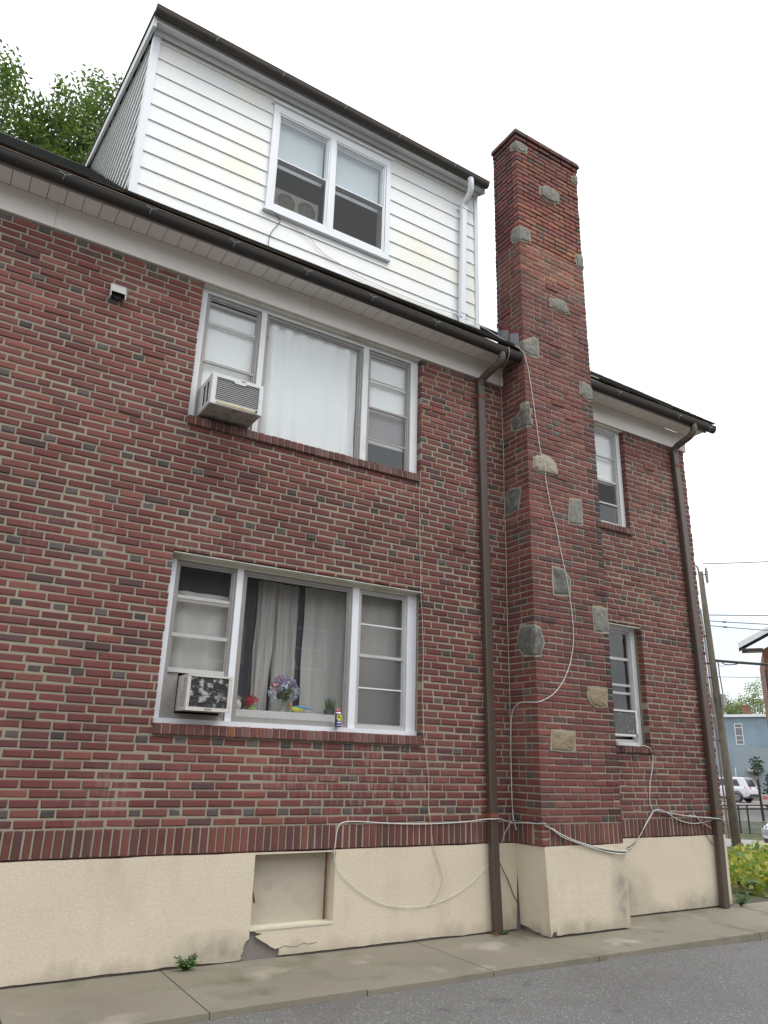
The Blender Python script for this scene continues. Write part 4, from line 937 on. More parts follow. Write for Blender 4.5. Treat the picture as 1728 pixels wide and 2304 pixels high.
MB().box(x0 + .004, x1 - .004, yf + .03, yb, z0 - .004, z0 + .011).obj('base_pan', MT['ac_under'], root)
MB().box(x0 + .055, x1 - .075, yf - .006, yf - .0005, z0 + .012, z0 + .032).obj('drip_rail', MT['stain'], root)
MB().tube([(x1 - .06, yf - .012, z0 + .022), (x1 - .06, yf + .02, z0 + .022)], .020, 14).obj('drain_boss', MT['ac_white'], root)
MB().tube([(x1 - .06, yf - .014, z0 + .022), (x1 - .06, yf - .011, z0 + .022)], .013, 12).obj('drain_plug', MT['black'], root)
MB().box(x0 + .285, x0 + .325, yf - .002, yf - .0004, z1 - .022, z1 - .012).obj('badge', MT['coil'], root)
adopt(root)
# downstairs unit with louvred side and crumpled silver coil
x0, x1, z0, z1, yf, yb = 1.955, 2.352, .915, 1.215, -.13, .15
root = thing('air_conditioner', 'small white air conditioner with crumpled silver coil in the lower left window', 'air conditioner', (x0, yb, z0), 'window air conditioners')
q = MB(); q.box(x0, x1, yf + .022, yb, z1 - .01, z1).box(x1 - .006, x1, yf + .022, yb, z0 + .01, z1 - .01).box(x0, x1, yf + .022, yb, z0 + .003, z0 + .01)
slots = []
for c in range(3):
    for k in range(13):
        if c == 2 and k > 6: continue
        ya, za = yf + .050 + c * .040, z0 + .035 + k * .0188; slots.append([(ya, za), (ya, za + .0105), (ya + .033, za + .0105), (ya + .033, za)])
q.plate([[(yf + .022, z0 + .01), (yb, z0 + .01), (yb, z1 - .01), (yf + .022, z1 - .01)]] + slots, x0, x0 + .006, axis='x'); q.obj('case', MT['ac_beige'], root)
MB().box(x0 + .010, x0 + .016, yf + .04, yf + .19, z0 + .025, z1 - .025).obj('louvre_back', MT['black'], root)
fr = MB(); fr.plate([rect(x0, x1, z0, z1), rect(x0 + .026, x1 - .034, z0 + .030, z1 - .018)], yf, yf + .021); fr.obj('front_frame', MT['ac_beige'], root)
MB().box(x0 + .02, x1 - .025, yf + .009, yf + .020, z0 + .022, z1 - .012).obj('coil', MT['foil'], root)
for sx, sz in ((x0 + .016, z1 - .012), (x1 - .016, z1 - .03), (x0 + .014, z0 + .05), (x1 - .016, z0 + .04)): MB().tube([(sx, yf - .002, sz), (sx, yf + .004, sz)], .005, 8).obj('screw', MT['steel'], root)
def text(body, size, loc, mt, parent, rx=math.pi / 2, rz=0.0, ext=.0006, nm='lettering'):
    cu = bpy.data.curves.new('txt', 'FONT'); cu.body = body; cu.size = size; cu.extrude = ext; cu.align_x = 'CENTER'; cu.align_y = 'CENTER'
    t = bpy.data.objects.new('txt', cu); me = bpy.data.meshes.new_from_object(t); bpy.data.objects.remove(t)
    me.transform(Matrix.Translation(loc) @ Matrix.Rotation(rz, 4, 'Z') @ Matrix.Rotation(rx, 4, 'X')); me.materials.clear(); me.materials.append(mt); return link(nm, me, parent)
text('Gorsley', .020, (x0 + .195, yf - .001, z0 + .0155), MT['black'], root)
adopt(root)
# unit in the small lower window right of the chimney
x0, x1, z0, z1, yf, yb = 7.0, 7.45, .915, 1.215, -.20, .15
root = thing('air_conditioner', 'air conditioner with flaking dark coil in the small window right of the chimney', 'air conditioner', (x0, yb, z0), 'window air conditioners')
MB().box(x0, x1, yf + .022, yb, z0, z1).obj('case', MT['ac_white'], root)
MB().plate([rect(x0, x1, z0, z1), rect(x0 + .02, x1 - .02, z0 + .022, z1 - .02)], yf, yf + .021).obj('front_frame', MT['ac_white'], root)
MB().box(x0 + .01, x1 - .01, yf + .010, yf + .020, z0 + .012, z1 - .012).obj('coil', MT['flake'], root)
MB().tube([(x1 - .02, yf - .004, z0 + .03), (x1 - .02, yf - .006, z0 - .005)], .008, 6).obj('drain_nub', MT['rust'], root)
adopt(root)

# ---------------------------------------------------------------- small things on the sills
SX, SY, SZ0 = 3.512, .055, .8535
can = thing('spray_can', 'blue and yellow spray can with red cap standing on the lower window sill', 'spray can', (SX, SY, SZ0))
MT['can_blue'] = M('can_blue', (.02, .03, .16), .35, .1); MT['can_yellow'] = M('can_yellow', (.72, .68, .04), .4, .05); MT['can_red'] = M('can_red', (.62, .03, .05), .4, .05); MT['lab_white'] = M('label_white', (.75, .72, .75), .5, .02)
MB().lathe(SX, SY, [(.030, SZ0), (.032, SZ0 + .004), (.032, SZ0 + .118), (.029, SZ0 + .124)], 20).obj('body', MT['can_blue'], can, smooth=False)
MB().lathe(SX, SY, [(.029, SZ0 + .1242), (.022, SZ0 + .136), (.012, SZ0 + .138)], 20).obj('shoulder', MT['lab_white'], can)
MB().lathe(SX, SY, [(.017, SZ0 + .1385), (.018, SZ0 + .150), (.015, SZ0 + .166), (.008, SZ0 + .170)], 16).obj('cap', MT['can_red'], can)
MB().tube([(SX - .012, SY - .01, SZ0 + .158), (SX - .026, SY - .02, SZ0 + .160)], .005, 6).obj('nozzle', MT['lab_white'], can)
def wrap(z0_, z1_, a0, a1, mt, nm, par, r=.0328, shield=False):
    q = MB(); n = 8
    for i in range(n + 1):
        a = a0 + (a1 - a0) * i / n; s = abs(i / n - .5) * 2; zl_ = z0_ + (.020 * s ** 3 if shield else 0)
        q.v += [(SX + r * math.cos(a), SY + r * math.sin(a), zl_), (SX + r * math.cos(a), SY + r * math.sin(a), z1_)]
    for i in range(n): q.face((2 * i, 2 * i + 2, 2 * i + 3, 2 * i + 1))
    return q.obj(nm, mt, par)
A0 = math.radians(-100)
lab = wrap(SZ0 + .055, SZ0 + .112, A0 - .75, A0 + .95, MT['can_yellow'], 'label', can, shield=True)
wrap(SZ0 + .082, SZ0 + .104, A0 - .45, A0 + .25, MT['black'], 'label_patch', lab, r=.0331)
text('WD', .017, (SX + .034 * math.cos(A0 - .1), SY + .034 * math.sin(A0 - .1), SZ0 + .094), MT['can_yellow'], lab, rz=A0 + math.pi / 2 - .1); text('40', .017, (SX + .034 * math.cos(A0 + .55), SY + .034 * math.sin(A0 + .55), SZ0 + .078), MT['black'], lab, rz=A0 + math.pi / 2 + .5)
wrap(SZ0 + .034, SZ0 + .046, A0 - .55, A0 + .75, MT['lab_white'], 'label_band', can); wrap(SZ0 + .012, SZ0 + .018, A0 - .7, A0 + .75, MT['lab_white'], 'label_band', can)
adopt(can)

IZ = .9725; IY = .285     # inside sill of the lower picture window
MT['leaf_green'] = leaf_mat('houseplant_leaf', (.05, .11, .03), (.10, .20, .05), .2); MT['lime'] = M('lime_leaf', (.24, .36, .06), .5, .1)
MT['fl_red'] = M('red_petal', (.52, .015, .03), .6, .2, 40); MT['fl_purple'] = M('lilac_petal', (.38, .34, .54), .6, .2, 40); MT['fl_blue'] = M('pale_blue_petal', (.54, .60, .72), .6, .15, 40); MT['fl_pink'] = M('pink_petal', (.66, .32, .36), .6, .2, 40); MT['fl_white'] = M('cream_petal', (.62, .58, .50), .6, .1, 40)
MT['vase'] = glass_mat('vase_glass', .25, (.35, .42, .38))
def petals(q, c, r, n, s):
    for i in range(n):
        d = Vector((random.gauss(0, 1), random.gauss(0, 1) , random.gauss(0, .8))).normalized(); p = Vector(c) + d * r * rnd(.35, 1); a = d.orthogonal().normalized(); a = Matrix.Rotation(rnd(0, 6.3), 3, d) @ a; e = d.cross(a); k = s * rnd(.7, 1.2); b0 = len(q.v)
        q.v += [tuple(p - e * k * .1), tuple(p + a * k * .5 + d * k * .15), tuple(p + e * k + d * k * .3), tuple(p - a * k * .5 + d * k * .15)]; q.face((b0, b0 + 1, b0 + 2, b0 + 3))
    return q
fx = 2.70
root = thing('red_flower', 'red artificial flower with lime leaf lying on the inner sill', 'flower', (fx, IY, IZ))
petals(MB(), (fx, IY, IZ + .085), .055, 60, .035).obj('bloom', MT['fl_red'], root, fix=False)
q = MB(); 
for a in (-.9, -.3, .5): q.v += [(fx, IY, IZ + .06), (fx + a * .05 - .02, IY - .02, IZ + .012), (fx + a * .10, IY - .015, IZ + .003), (fx + a * .06 + .02, IY, IZ + .03)]; k = len(q.v) - 4; q.face((k, k + 1, k + 2, k + 3))
q.obj('leaf', MT['lime'], root, fix=False); MB().tube([(fx, IY, IZ + .003), (fx, IY, IZ + .08)], .004, 5).obj('stem', MT['lime'], root); adopt(root)
root = thing('shell_ornament', 'cream lumpy ornament at the left end of the inner sill', 'ornament', (2.55, IY, IZ))
q = MB(); q.lathe(2.555, IY, [(.035, IZ), (.05, IZ + .02), (.048, IZ + .06), (.03, IZ + .085), (.012, IZ + .09)], 12); q.obj('body', MT['fl_white'], root, smooth=True); petals(MB(), (2.57, IY, IZ + .105), .03, 20, .03).obj('petals', MT['fl_white'], root, fix=False); adopt(root)
vx = 3.03
root = thing('flower_vase', 'glass vase with blue, lilac and pink artificial flowers in the lower picture window', 'vase', (vx, IY, IZ))
MB().lathe(vx, IY, [(.034, IZ), (.030, IZ + .012), (.022, IZ + .05), (.020, IZ + .11), (.028, IZ + .15)], 16).obj('vase', MT['vase'], root, smooth=True)
st = MB(); 
for i in range(9): a = i * .7; st.tube([(vx + .008 * math.cos(a), IY + .008 * math.sin(a), IZ + .01), (vx + .012 * math.cos(a), IY + .01 * math.sin(a), IZ + .14), (vx + .10 * math.cos(a), IY + .04 * math.sin(a), IZ + .23 + .02 * (i % 3))], .003, 4)
st.obj('stems', MT['lime'], root)
petals(MB(), (vx + .01, IY, IZ + .175), .075, 70, .04).obj('foliage', MT['leaf_green'], root, fix=False)
for cx, dz, rr, nn, mt in ((-.10, .235, .05, 45, 'fl_pink'), (-.07, .285, .05, 45, 'fl_purple'), (-.02, .30, .055, 50, 'fl_purple'), (-.015, .235, .06, 60, 'fl_blue'), (.06, .275, .055, 50, 'fl_purple'), (.10, .24, .05, 45, 'fl_blue'), (.13, .20, .045, 35, 'fl_blue'), (-.13, .18, .04, 30, 'fl_blue'), (-.055, .31, .03, 20, 'fl_pink'), (.12, .145, .03, 18, 'fl_blue'), (-.12, .12, .025, 14, 'fl_blue')):
    petals(MB(), (vx + cx, IY + rnd(-.03, .02), IZ + dz), rr, nn, .027).obj('bloom', MT[mt], root, fix=False)
adopt(root)
bx = 3.17
root = thing('toy_bird', 'small toy bird with yellow belly and blue back on the inner sill', 'bird figurine', (bx, IY, IZ))
MT['toy_yellow'] = M('toy_yellow', (.52, .50, .07), .5, .1); MT['toy_blue'] = M('toy_blue', (.10, .33, .58), .5, .1); MT['toy_orange'] = M('toy_orange', (.60, .28, .10), .5, .1)
q = MB(); q.tube([(bx - .06, IY, IZ + .05), (bx - .035, IY, IZ + .035), (bx, IY, IZ + .028), (bx + .05, IY, IZ + .03), (bx + .09, IY, IZ + .04)], [.012, .024, .029, .022, .006], 10); q.obj('body', MT['toy_yellow'], root, smooth=True)
MB().tube([(bx - .068, IY, IZ + .055), (bx - .062, IY, IZ + .075), (bx - .055, IY, IZ + .092)], [.010, .018, .006], 10).obj('head', MT['toy_orange'], root, smooth=True)
MB().tube([(bx - .03, IY - .005, IZ + .056), (bx + .04, IY - .008, IZ + .058), (bx + .14, IY, IZ + .046), (bx + .19, IY, IZ + .040)], [.008, .014, .009, .003], 8).obj('wing', MT['toy_blue'], root, smooth=True); adopt(root)
px_ = 3.53
root = thing('grass_pot', 'dark pot of upright green grass at the right end of the inner sill', 'potted plant', (px_, IY, IZ))
MB().lathe(px_, IY, [(.042, IZ), (.05, IZ + .01), (.055, IZ + .05), (.050, IZ + .052)], 14).obj('pot', M('slate_pot', (.07, .08, .09), .6, .1), root)
q = MB()
for i in range(170):
    a, r = rnd(0, 6.3), rnd(0, .045); x, y = px_ + r * math.cos(a), IY + r * math.sin(a); h = rnd(.08, .14); lx, ly = math.cos(a) * r * rnd(.3, 1.2), math.sin(a) * r * .8; k = len(q.v)
    q.v += [(x - .002, y, IZ + .045), (x + .002, y, IZ + .045), (x + lx, y + ly, IZ + .045 + h)]; q.face((k, k + 1, k + 2), rnd(0, 1))
q.obj('blades', MT['leaf_green'], root, fix=False); adopt(root)
# ---------------------------------------------------------------- loose cables on the walls
def cable(pts, r, mt, label, n=5, group=None):
    q = MB(); q.tube(smooth_path(pts, n), r, 6); o = q.obj('cable', MT[mt], smooth=True); tag(o, label, 'cable', group); return o
cable([(4.39, .06, 3.66), (4.372, -.035, 3.64), (4.362, -.042, 3.60), (4.368, -.036, 3.527), (4.375, -.012, 3.33), (4.386, -.010, 3.113), (4.392, -.010, 2.791), (4.404, -.010, 2.582), (4.41, -.010, 2.324), (4.431, -.010, 2.073), (4.44, -.010, 1.874), (4.452, -.010, 1.591), (4.444, -.010, 1.202), (4.455, -.010, 1.091), (4.464, -.010, .88), (4.477, -.012, .744), (4.507, -.012, .547), (4.532, -.012, .389), (4.528, -.012, .171), (4.546, -.03, -.001), (4.581, -.012, -.179), (4.616, -.010, -.28), (4.691, -.010, -.454), (4.702, -.010, -.536), (4.637, -.010, -.653), (4.529, -.010, -.734)], .0032, 'cable_beige', 'thin beige cable hanging from the upper window down past the lower one')
cable([(3.492, -.02, -.231), (3.517, -.012, -.338), (3.613, -.010, -.452), (3.787, -.010, -.577), (3.986, -.010, -.673), (4.138, -.010, -.713), (4.344, -.014, -.733), (4.556, -.016, -.724), (4.802, -.010, -.675), (5.03, -.010, -.581), (5.287, -.006, -.408), (5.426, -.010, -.263), (5.506, -.012, -.114), (5.593, -.02, -.007)], .0031, 'cable_white', 'thin white cable sagging across the stucco and behind the brown downspout')
cable([(3.492, .02, -.25), (3.497, -.014, -.20), (3.512, -.014, -.077), (3.533, -.014, -.016), (3.589, -.012, .015), (3.761, -.012, .016), (4.119, -.012, -.005), (4.495, -.012, -.015), (4.949, -.012, -.005), (5.20, -.06, .022), (5.30, -.105, .026), (5.41, -.06, .022), (5.52, -.014, 0), (5.60, -.02, -.02), (5.615, -.2, -.01), (5.615, -.40, 0.0), (5.66, -.447, .006), (5.739, -.445, -.037), (5.926, -.445, -.119), (6.183, -.445, -.195), (6.518, -.445, -.258), (6.763, -.445, -.283), (6.825, -.43, -.285), (6.84, -.2, -.29), (7.1, -.03, -.31), (7.375, -.014, -.317), (7.576, -.014, -.163), (7.76, -.014, .006), (7.86, -.014, .077), (8.06, -.014, .06), (8.4, -.014, .02), (8.90, -.10, -.013), (9.10, -.03, -.03), (9.23, .02, -.06)], .0048, 'cable_white', 'thick white cable strung along the bottom brick course past the chimney')
cable([(5.60, -.03, -.01), (5.612, -.25, .012), (5.612, -.41, .016), (5.68, -.45, .0), (5.80, -.45, -.08), (6.0, -.45, -.165), (6.3, -.45, -.235), (6.6, -.45, -.285), (6.80, -.447, -.30), (6.845, -.2, -.30), (7.2, -.02, -.34), (7.45, -.016, -.27), (7.62, -.016, -.11), (7.80, -.016, .06), (7.92, -.016, .055), (8.15, -.016, .01), (8.42, -.016, -.05), (8.70, -.016, -.055), (8.93, -.10, -.02), (9.2, .0, -.10)], .005, 'cable_black', 'black cable looped beside the thick white one along the bottom brick course')
cable([(5.60, -.05, -.015), (5.61, -.30, .0), (5.70, -.455, -.03), (5.9, -.455, -.13), (6.25, -.455, -.225), (6.55, -.452, -.29), (6.80, -.452, -.315), (6.85, -.2, -.31), (7.28, -.02, -.35), (7.50, -.02, -.235), (7.70, -.02, -.03), (7.85, -.02, .085), (8.02, -.02, .075), (8.25, -.02, -.02), (8.5, -.02, -.07), (8.75, -.02, -.06), (8.90, -.1, -.015)], .0045, 'cable_white', 'second thin white cable of the bundle drooping at the chimney corner')
cable([(4.853, -.03, 5.90), (5.1, -.16, 5.78), (5.3, -.33, 5.58), (5.5, -.40, 5.49), (5.61, -.445, 5.40), (5.66, -.447, 5.26), (5.687, -.442, 5.173), (5.733, -.441, 4.868), (5.776, -.441, 4.536), (5.823, -.444, 4.151), (5.875, -.47, 3.93), (5.886, -.446, 3.808), (5.954, -.441, 3.473), (6.026, -.441, 3.201), (6.087, -.441, 2.902), (6.14, -.452, 2.62), (6.197, -.443, 2.29), (6.213, -.441, 2.027), (6.19, -.441, 1.816), (6.117, -.441, 1.605), (5.999, -.441, 1.42), (5.854, -.441, 1.287), (5.70, -.445, 1.215), (5.618, -.42, 1.19), (5.615, -.224, 1.201), (5.612, -.111, 1.167), (5.612, -.046, 1.072), (5.61, -.02, .805), (5.61, -.012, .332), (5.61, -.024, .058), (5.61, -.069, -.087)], .0044, 'cable_white', 'long white cable curving down the chimney face from the roof edge')
cable([(7.70, -.03, .823), (7.739, -.038, .822), (7.838, -.036, .797), (7.904, -.014, .714), (7.887, -.010, .59), (7.82, -.010, .402), (7.784, -.010, .192), (7.813, -.012, .098), (7.859, -.014, .072)], .005, 'cable_white', 'short white cable dropping from the small lower window sill')
cable([(2.30, -.055, 6.262), (2.381, -.05, 6.262), (2.42, -.022, 6.25), (2.46, -.018, 6.214), (2.438, -.02, 6.145), (2.38, -.018, 6.037), (2.356, -.018, 5.946), (2.35, -.02, 5.851), (2.364, -.05, 5.76)], .0042, 'cable_black', 'short dark wire hanging below the dormer window corner')
cable([(2.40, -.05, 6.264), (2.554, -.02, 6.234), (2.707, -.018, 6.187), (2.841, -.018, 6.141), (2.923, -.018, 6.07), (3.049, -.018, 6.006), (3.232, -.018, 5.966), (3.419, -.018, 5.912), (3.679, -.018, 5.887), (3.897, -.018, 5.877), (4.146, -.018, 5.877), (4.506, -.018, 5.879), (4.853, -.03, 5.90)], .0035, 'cable_beige', 'thin pale wire slanting across the dormer siding to the roof edge')
cable([(5.36, -.03, -.30), (5.388, -.035, -.366), (5.468, -.02, -.479), (5.537, -.016, -.582), (5.593, -.016, -.702), (5.64, -.02, -.771)], .0045, 'cable_black', 'black cable end dangling on the stucco right of the brown downspout')
cable([(8.45, -.02, .02), (8.52, -.018, .041), (8.679, -.014, -.066), (8.796, -.012, -.215), (8.90, -.010, -.332)], .0045, 'cable_black', 'black cable slanting down to the right corner downspout')
cable([(8.42, -.018, .015), (8.587, -.016, .019), (8.716, -.014, -.056), (8.901, -.012, -.133)], .0042, 'cable_white', 'white cable end reaching the right corner downspout')
cable([(5.40, -.415, 5.42), (5.41, -.40, 5.30), (5.50, -.10, 5.14), (5.607, -.02, 5.05), (5.612, -.016, 4.5), (5.618, -.02, 4.2), (5.612, -.014, 3.6), (5.616, -.018, 3.0), (5.612, -.014, 2.2), (5.615, -.016, 1.4), (5.612, -.014, .7), (5.612, -.014, .0)], .0038, 'cable_beige', 'thin grey wire run down the inside corner beside the chimney')
# ---------------------------------------------------------------- weeds and a fallen leaf
MT['weed'] = leaf_mat('weed_leaf', (.045, .10, .03), (.10, .17, .05), .25)
def weed(x, y, r, h, n, label):
    root = thing('weed', label, 'weed', (x, y, GZ)); q = MB(); s = MB()
    for i in range(n):
        a = rnd(0, 6.3); L = rnd(.5, 1); tip = Vector((x + r * L * math.cos(a), y - abs(.7 * r * L * math.sin(a)), GZ + h * rnd(.25, 1))); b0 = Vector((x + rnd(-.02, .02), y, GZ)); s.tube([b0, (b0 + tip) / 2 + Z * h * .12, tip], .0014, 4)
        for t in [k / 6 for k in range(1, 7)]:
            c = b0.lerp(tip, t) + Z * h * .24 * t * (1 - t) * 2; d = Vector((random.gauss(0, 1), random.gauss(0, 1), rnd(-.2, .8))).normalized() * rnd(.016, .032); e = d.orthogonal().normalized() * .009; k = len(q.v)
            q.v += [tuple(c), tuple(c + d * .5 + e), tuple(c + d), tuple(c + d * .5 - e)]; q.face((k, k + 1, k + 2, k + 3), rnd(0, 1))
    s.obj('stems', MT['weed'], root, fix=False); q.obj('leaves', MT['weed'], root, fix=False); adopt(root)
weed(2.20, -.06, .095, .11, 60, 'green weed growing from the pavement joint below the stucco'); weed(9.26, -.06, .17, .17, 44, 'green weed at the far right corner of the foundation'); weed(5.40, -.09, .05, .03, 8, 'tiny weed sprig at the foot of the left brown downspout'); weed(.62, -.03, .10, .02, 10, 'low moss tuft at the left edge of the pavement')
q = MB(); lx, ly = 5.255, -.11
q.v += [(lx - .03, ly, GZ + .035), (lx, ly - .03, GZ + .03), (lx + .045, ly - .02, GZ + .006), (lx + .01, ly + .015, GZ + .012), (lx - .03, ly, GZ + .036), (lx, ly - .03, GZ + .031), (lx + .045, ly - .02, GZ + .007), (lx + .01, ly + .015, GZ + .013)]
for f_ in ((0, 1, 2, 3), (7, 6, 5, 4), (0, 4, 5, 1), (1, 5, 6, 2), (2, 6, 7, 3), (3, 7, 4, 0)): q.face(f_)
o = q.obj('fallen_leaf', M('yellow_leaf', (.55, .33, .03), .6, .2, 30)); tag(o, 'yellow fallen leaf against the foot of the left brown downspout', 'leaf')
# ---------------------------------------------------------------- beyond the corner: bed of leaves, street, pole, fence, cars, buildings
def cloud_leaves(q, pts_fn, n, size, flat=.0, tone=lambda: rnd(0, 1)):
    for i in range(n):
        p = pts_fn(); d = Vector((random.gauss(0, 1), random.gauss(0, 1), random.gauss(0, 1) * (1 - flat) + flat)).normalized(); a = d.orthogonal().normalized(); a = Matrix.Rotation(rnd(0, 6.3), 3, d) @ a; e = d.cross(a); k = size * rnd(.6, 1.25); b0 = len(q.v)
        q.v += [tuple(p), tuple(p + a * k * .38 + e * k * .45 + d * k * .08), tuple(p + e * k), tuple(p - a * k * .38 + e * k * .45 + d * k * .08)]; q.face((b0, b0 + 1, b0 + 2, b0 + 3), tone())
MT['ivy'] = leaf_mat('ground_cover_leaf', (.11, .21, .04), (.50, .44, .10), .3)
def ivy_pt():
    while True:
        u, d = rnd(-2.2, 3.2), rnd(12.75, 18.5)
        g = gh(d); h = .42 * (.45 + .55 * noise.noise(Vector((u * .9, d * .7, 4))) + .35) * min(1, (d - 12.6) / .5) + .05
        p = far(u, g + rnd(.15, 1) * h, d)
        if p.x > 9.9 and p.y > .25 + .0 * p.x: return p
q = MB(); cloud_leaves(q, ivy_pt, 9000, .10, .45, lambda: min(1, max(0, random.gauss(.42, .33))))
o = q.obj('ground_cover', MT['ivy'], fix=False); tag(o, 'yellow green leafy ground cover bed beyond the house corner', None, kind='stuff')
MT['ivy2'] = leaf_mat('big_leaf', (.10, .20, .06), (.30, .36, .22), .3)
root = thing('broad_leaf_plant', 'pale broad leaved plant at the front edge of the leafy bed', 'plant', tuple(far(-.10, gh(13.0), 12.95)))
q = MB()
for i in range(13):
    a = i * .55; c = far(-.10, gh(13) + .10 + .03 * (i % 3), 12.95); dv = Vector((math.cos(a), math.sin(a), .25)); e = Vector((-math.sin(a), math.cos(a), 0)); k = len(q.v)
    q.v += [tuple(c), tuple(c + dv * .10 + e * .07), tuple(c + dv * .20 - Z * .03), tuple(c + dv * .10 - e * .07)]; q.face((k, k + 1, k + 2, k + 3), rnd(0, 1))
q.obj('leaves', MT['ivy2'], root, fix=False); MB().tube([far(-.10, gh(13), 12.95), far(-.10, gh(13) + .11, 12.95)], .012, 6).obj('stem', MT['ivy2'], root); adopt(root)

# utility pole
PB = far(-.48, gh(30), 30)
pole = thing('utility_pole', 'weathered wooden utility pole with conduits rising beside the house corner', 'utility pole', tuple(PB))
MT['wood'] = M('weathered_wood', (.20, .175, .13), .9, .25, 4, .25, 60, .5, stretch=(1, 1, .08), dirt=(.09, .075, .055), dscale=1.2, dpos=(.5, .7)); MT['wire'] = M('line_wire', (.05, .05, .05), .6, .1); MT['insul'] = M('porcelain_grey', (.22, .24, .26), .35, .1)
MB().tube([PB - Z * .3, far(-.52, .7, 30), far(-.56, 2.8, 30), far(-.63, 6.1, 30), far(-.655, 7.76, 30)], [.16, .14, .126, .106, .09], 14).obj('shaft', MT['wood'], pole, smooth=True)
MB().tube([far(-.80, 6.34, 29.95), far(-.77, 5.49, 29.95), far(-.73, 3.24, 29.95), far(-.67, 2.16, 29.95), far(-.64, .58, 29.95)], .035, 8).obj('conduit', MT['gutter_grey'], pole)
MB().tube([far(-.86, 5.6, 29.9), far(-.81, 3.24, 29.9), far(-.73, 2.0, 29.9), far(-.70, -1.6, 29.9)], .030, 8).obj('conduit', M('rusty_conduit', (.20, .12, .09), .7, .2), pole)
for z, u in ((5.3, -.72), (4.3, -.70), (3.8, -.68), (1.6, -.62)): MB().box(-.16, .10, -.03, .03, -.025, .025).obj('bracket', MT['wire'], pole).matrix_local = Matrix.Translation(far(u, z, 29.93)) @ Matrix.Rotation(math.atan2(RR.y, RR.x), 4, 'Z')
MB().tube([far(-.70, 7.70, 30), far(-.74, 7.95, 30), far(-.80, 8.02, 30)], .03, 8).obj('top_bracket', MT['wire'], pole)
MB().lathe(far(-.45, 0, 30).x, far(-.45, 0, 30).y, [(.02, 7.30), (.05, 7.36), (.055, 7.5), (.06, 7.72), (.045, 7.86), (.02, 7.92)], 10).obj('insulator', MT['insul'], pole); MB().tube([far(-.65, 7.62, 30), far(-.46, 7.66, 30)], .018, 6).obj('insulator_arm', MT['wire'], pole)
MB().box(-.09, .09, -.05, .05, -.20, .20).obj('meter_box', MT['gutter_grey'], pole).matrix_local = Matrix.Translation(far(-.36, 3.0, 29.95))
MB().tube([far(-.40, 4.4, 29.86), far(-.40, 3.9, 29.85), far(-.36, 3.2, 29.85)], .02, 6).obj('drop_wire', MT['wire'], pole)
adopt(pole)
def wire(p0, p1, r, sag, label, mt='wire', knots=()):
    P0, P1 = Vector(p0), Vector(p1); pts = [P0.lerp(P1, t / 14) - Z * sag * 4 * (t / 14) * (1 - t / 14) for t in range(15)]; r *= 1.6
    o = MB().tube(pts, r, 5).obj('overhead_wire', MT[mt]); tag(o, label, 'wire')
    for t in knots:
        c = P0.lerp(P1, t) - Z * sag * 4 * t * (1 - t); d = (P1 - P0).normalized(); MB().tube([c - d * .10, c - d * .05, c + d * .05, c + d * .10], [.012, .035, .035, .012], 7).obj('splice', MT['insul'], o)
def wfar(u0, z0, u1, z1, r, lab, knots=(), k=9): wire(far(u0 - .10, z0, 30), far(u0 + (u1 - u0) * k / 2, z0 + (z1 - z0) * k / 2, 30), r, .12, lab, 'wire', knots)
wfar(-.45, 8.07, 1.68, 8.05, .010, 'topmost overhead wire leaving the utility pole'); wfar(-.49, 6.10, 1.43, 6.06, .010, 'second overhead wire from the top of the pole')
wfar(-.48, 5.88, 1.39, 5.74, .009, 'third overhead wire with a dark splice, upper of the spliced pair', (.065,)); wfar(-.47, 5.70, 1.37, 5.52, .009, 'fourth overhead wire with a dark splice, lower of the spliced pair', (.065,))
wfar(-.48, 4.42, 1.09, 4.32, .032, 'thick black bundled cable leaving the middle of the pole'); wfar(-.39, 3.82, 1.12, 3.86, .006, 'lowest thin overhead wire below the thick bundle')
q = MB(); q.tube(smooth_path([far(-.48, 4.42, 29.98), far(-.35, 4.40, 29.98), far(-.2, 4.27, 29.98), far(0, 4.24, 29.98), far(.2, 4.26, 29.98), far(.4, 4.34, 29.98)], 4), .018, 6); q.tube(smooth_path([far(-.45, 4.38, 29.95), far(-.38, 4.25, 29.95), far(-.25, 4.18, 29.95), far(-.15, 4.26, 29.95)], 4), .008, 5)
o = q.obj('overhead_wire', MT['wire']); tag(o, 'slack black cable loops hanging under the thick bundle at the pole', 'wire')

# chain link fence
fence = thing('chain_link_fence', 'black chain link fence behind the utility pole', 'fence', tuple(far(-1, gh(36), 36)))
MT['fence_black'] = M('fence_black', (.018, .02, .022), .5, .1); MT['fence_wire'] = M('galvanised_mesh', (.30, .32, .30), .5, .1, metal=.3)
for z in (-.70, -.84): MB().tube([far(-4, z - .13, 36), far(-1, z - .06, 36), far(.75, z + .02, 36), far(5, z + .1, 36)], .028, 6).obj('rail', MT['fence_black'], fence)
for u in (-3.4, -2.3, -1.2, -.36, -.03, 1.5, 2.6, 3.7): MB().tube([far(u, gh(36) - .1, 36.02), far(u, -.72, 36.02)], .035, 8).obj('post', MT['fence_black'], fence)
MB().tube([far(.53, gh(36) + .5, 35.98), far(.50, .30, 35.98)], .05, 8).obj('gate_post', MT['fence_black'], fence)
q = MB(); u = -4.0
while u < 4.6:
    for s in (-1, 1):
        pa, pb = far(u, gh(36) + .02, 36), far(u + s * 1.0, gh(36) + 1.02, 36); k = len(q.v); w_ = RR * .011
        q.v += [tuple(pa - w_), tuple(pa + w_), tuple(pb + w_), tuple(pb - w_)]; q.face((k, k + 1, k + 2, k + 3))
    u += .07
q.obj('mesh', MT['fence_wire'], fence, fix=False, kind='stuff'); adopt(fence)

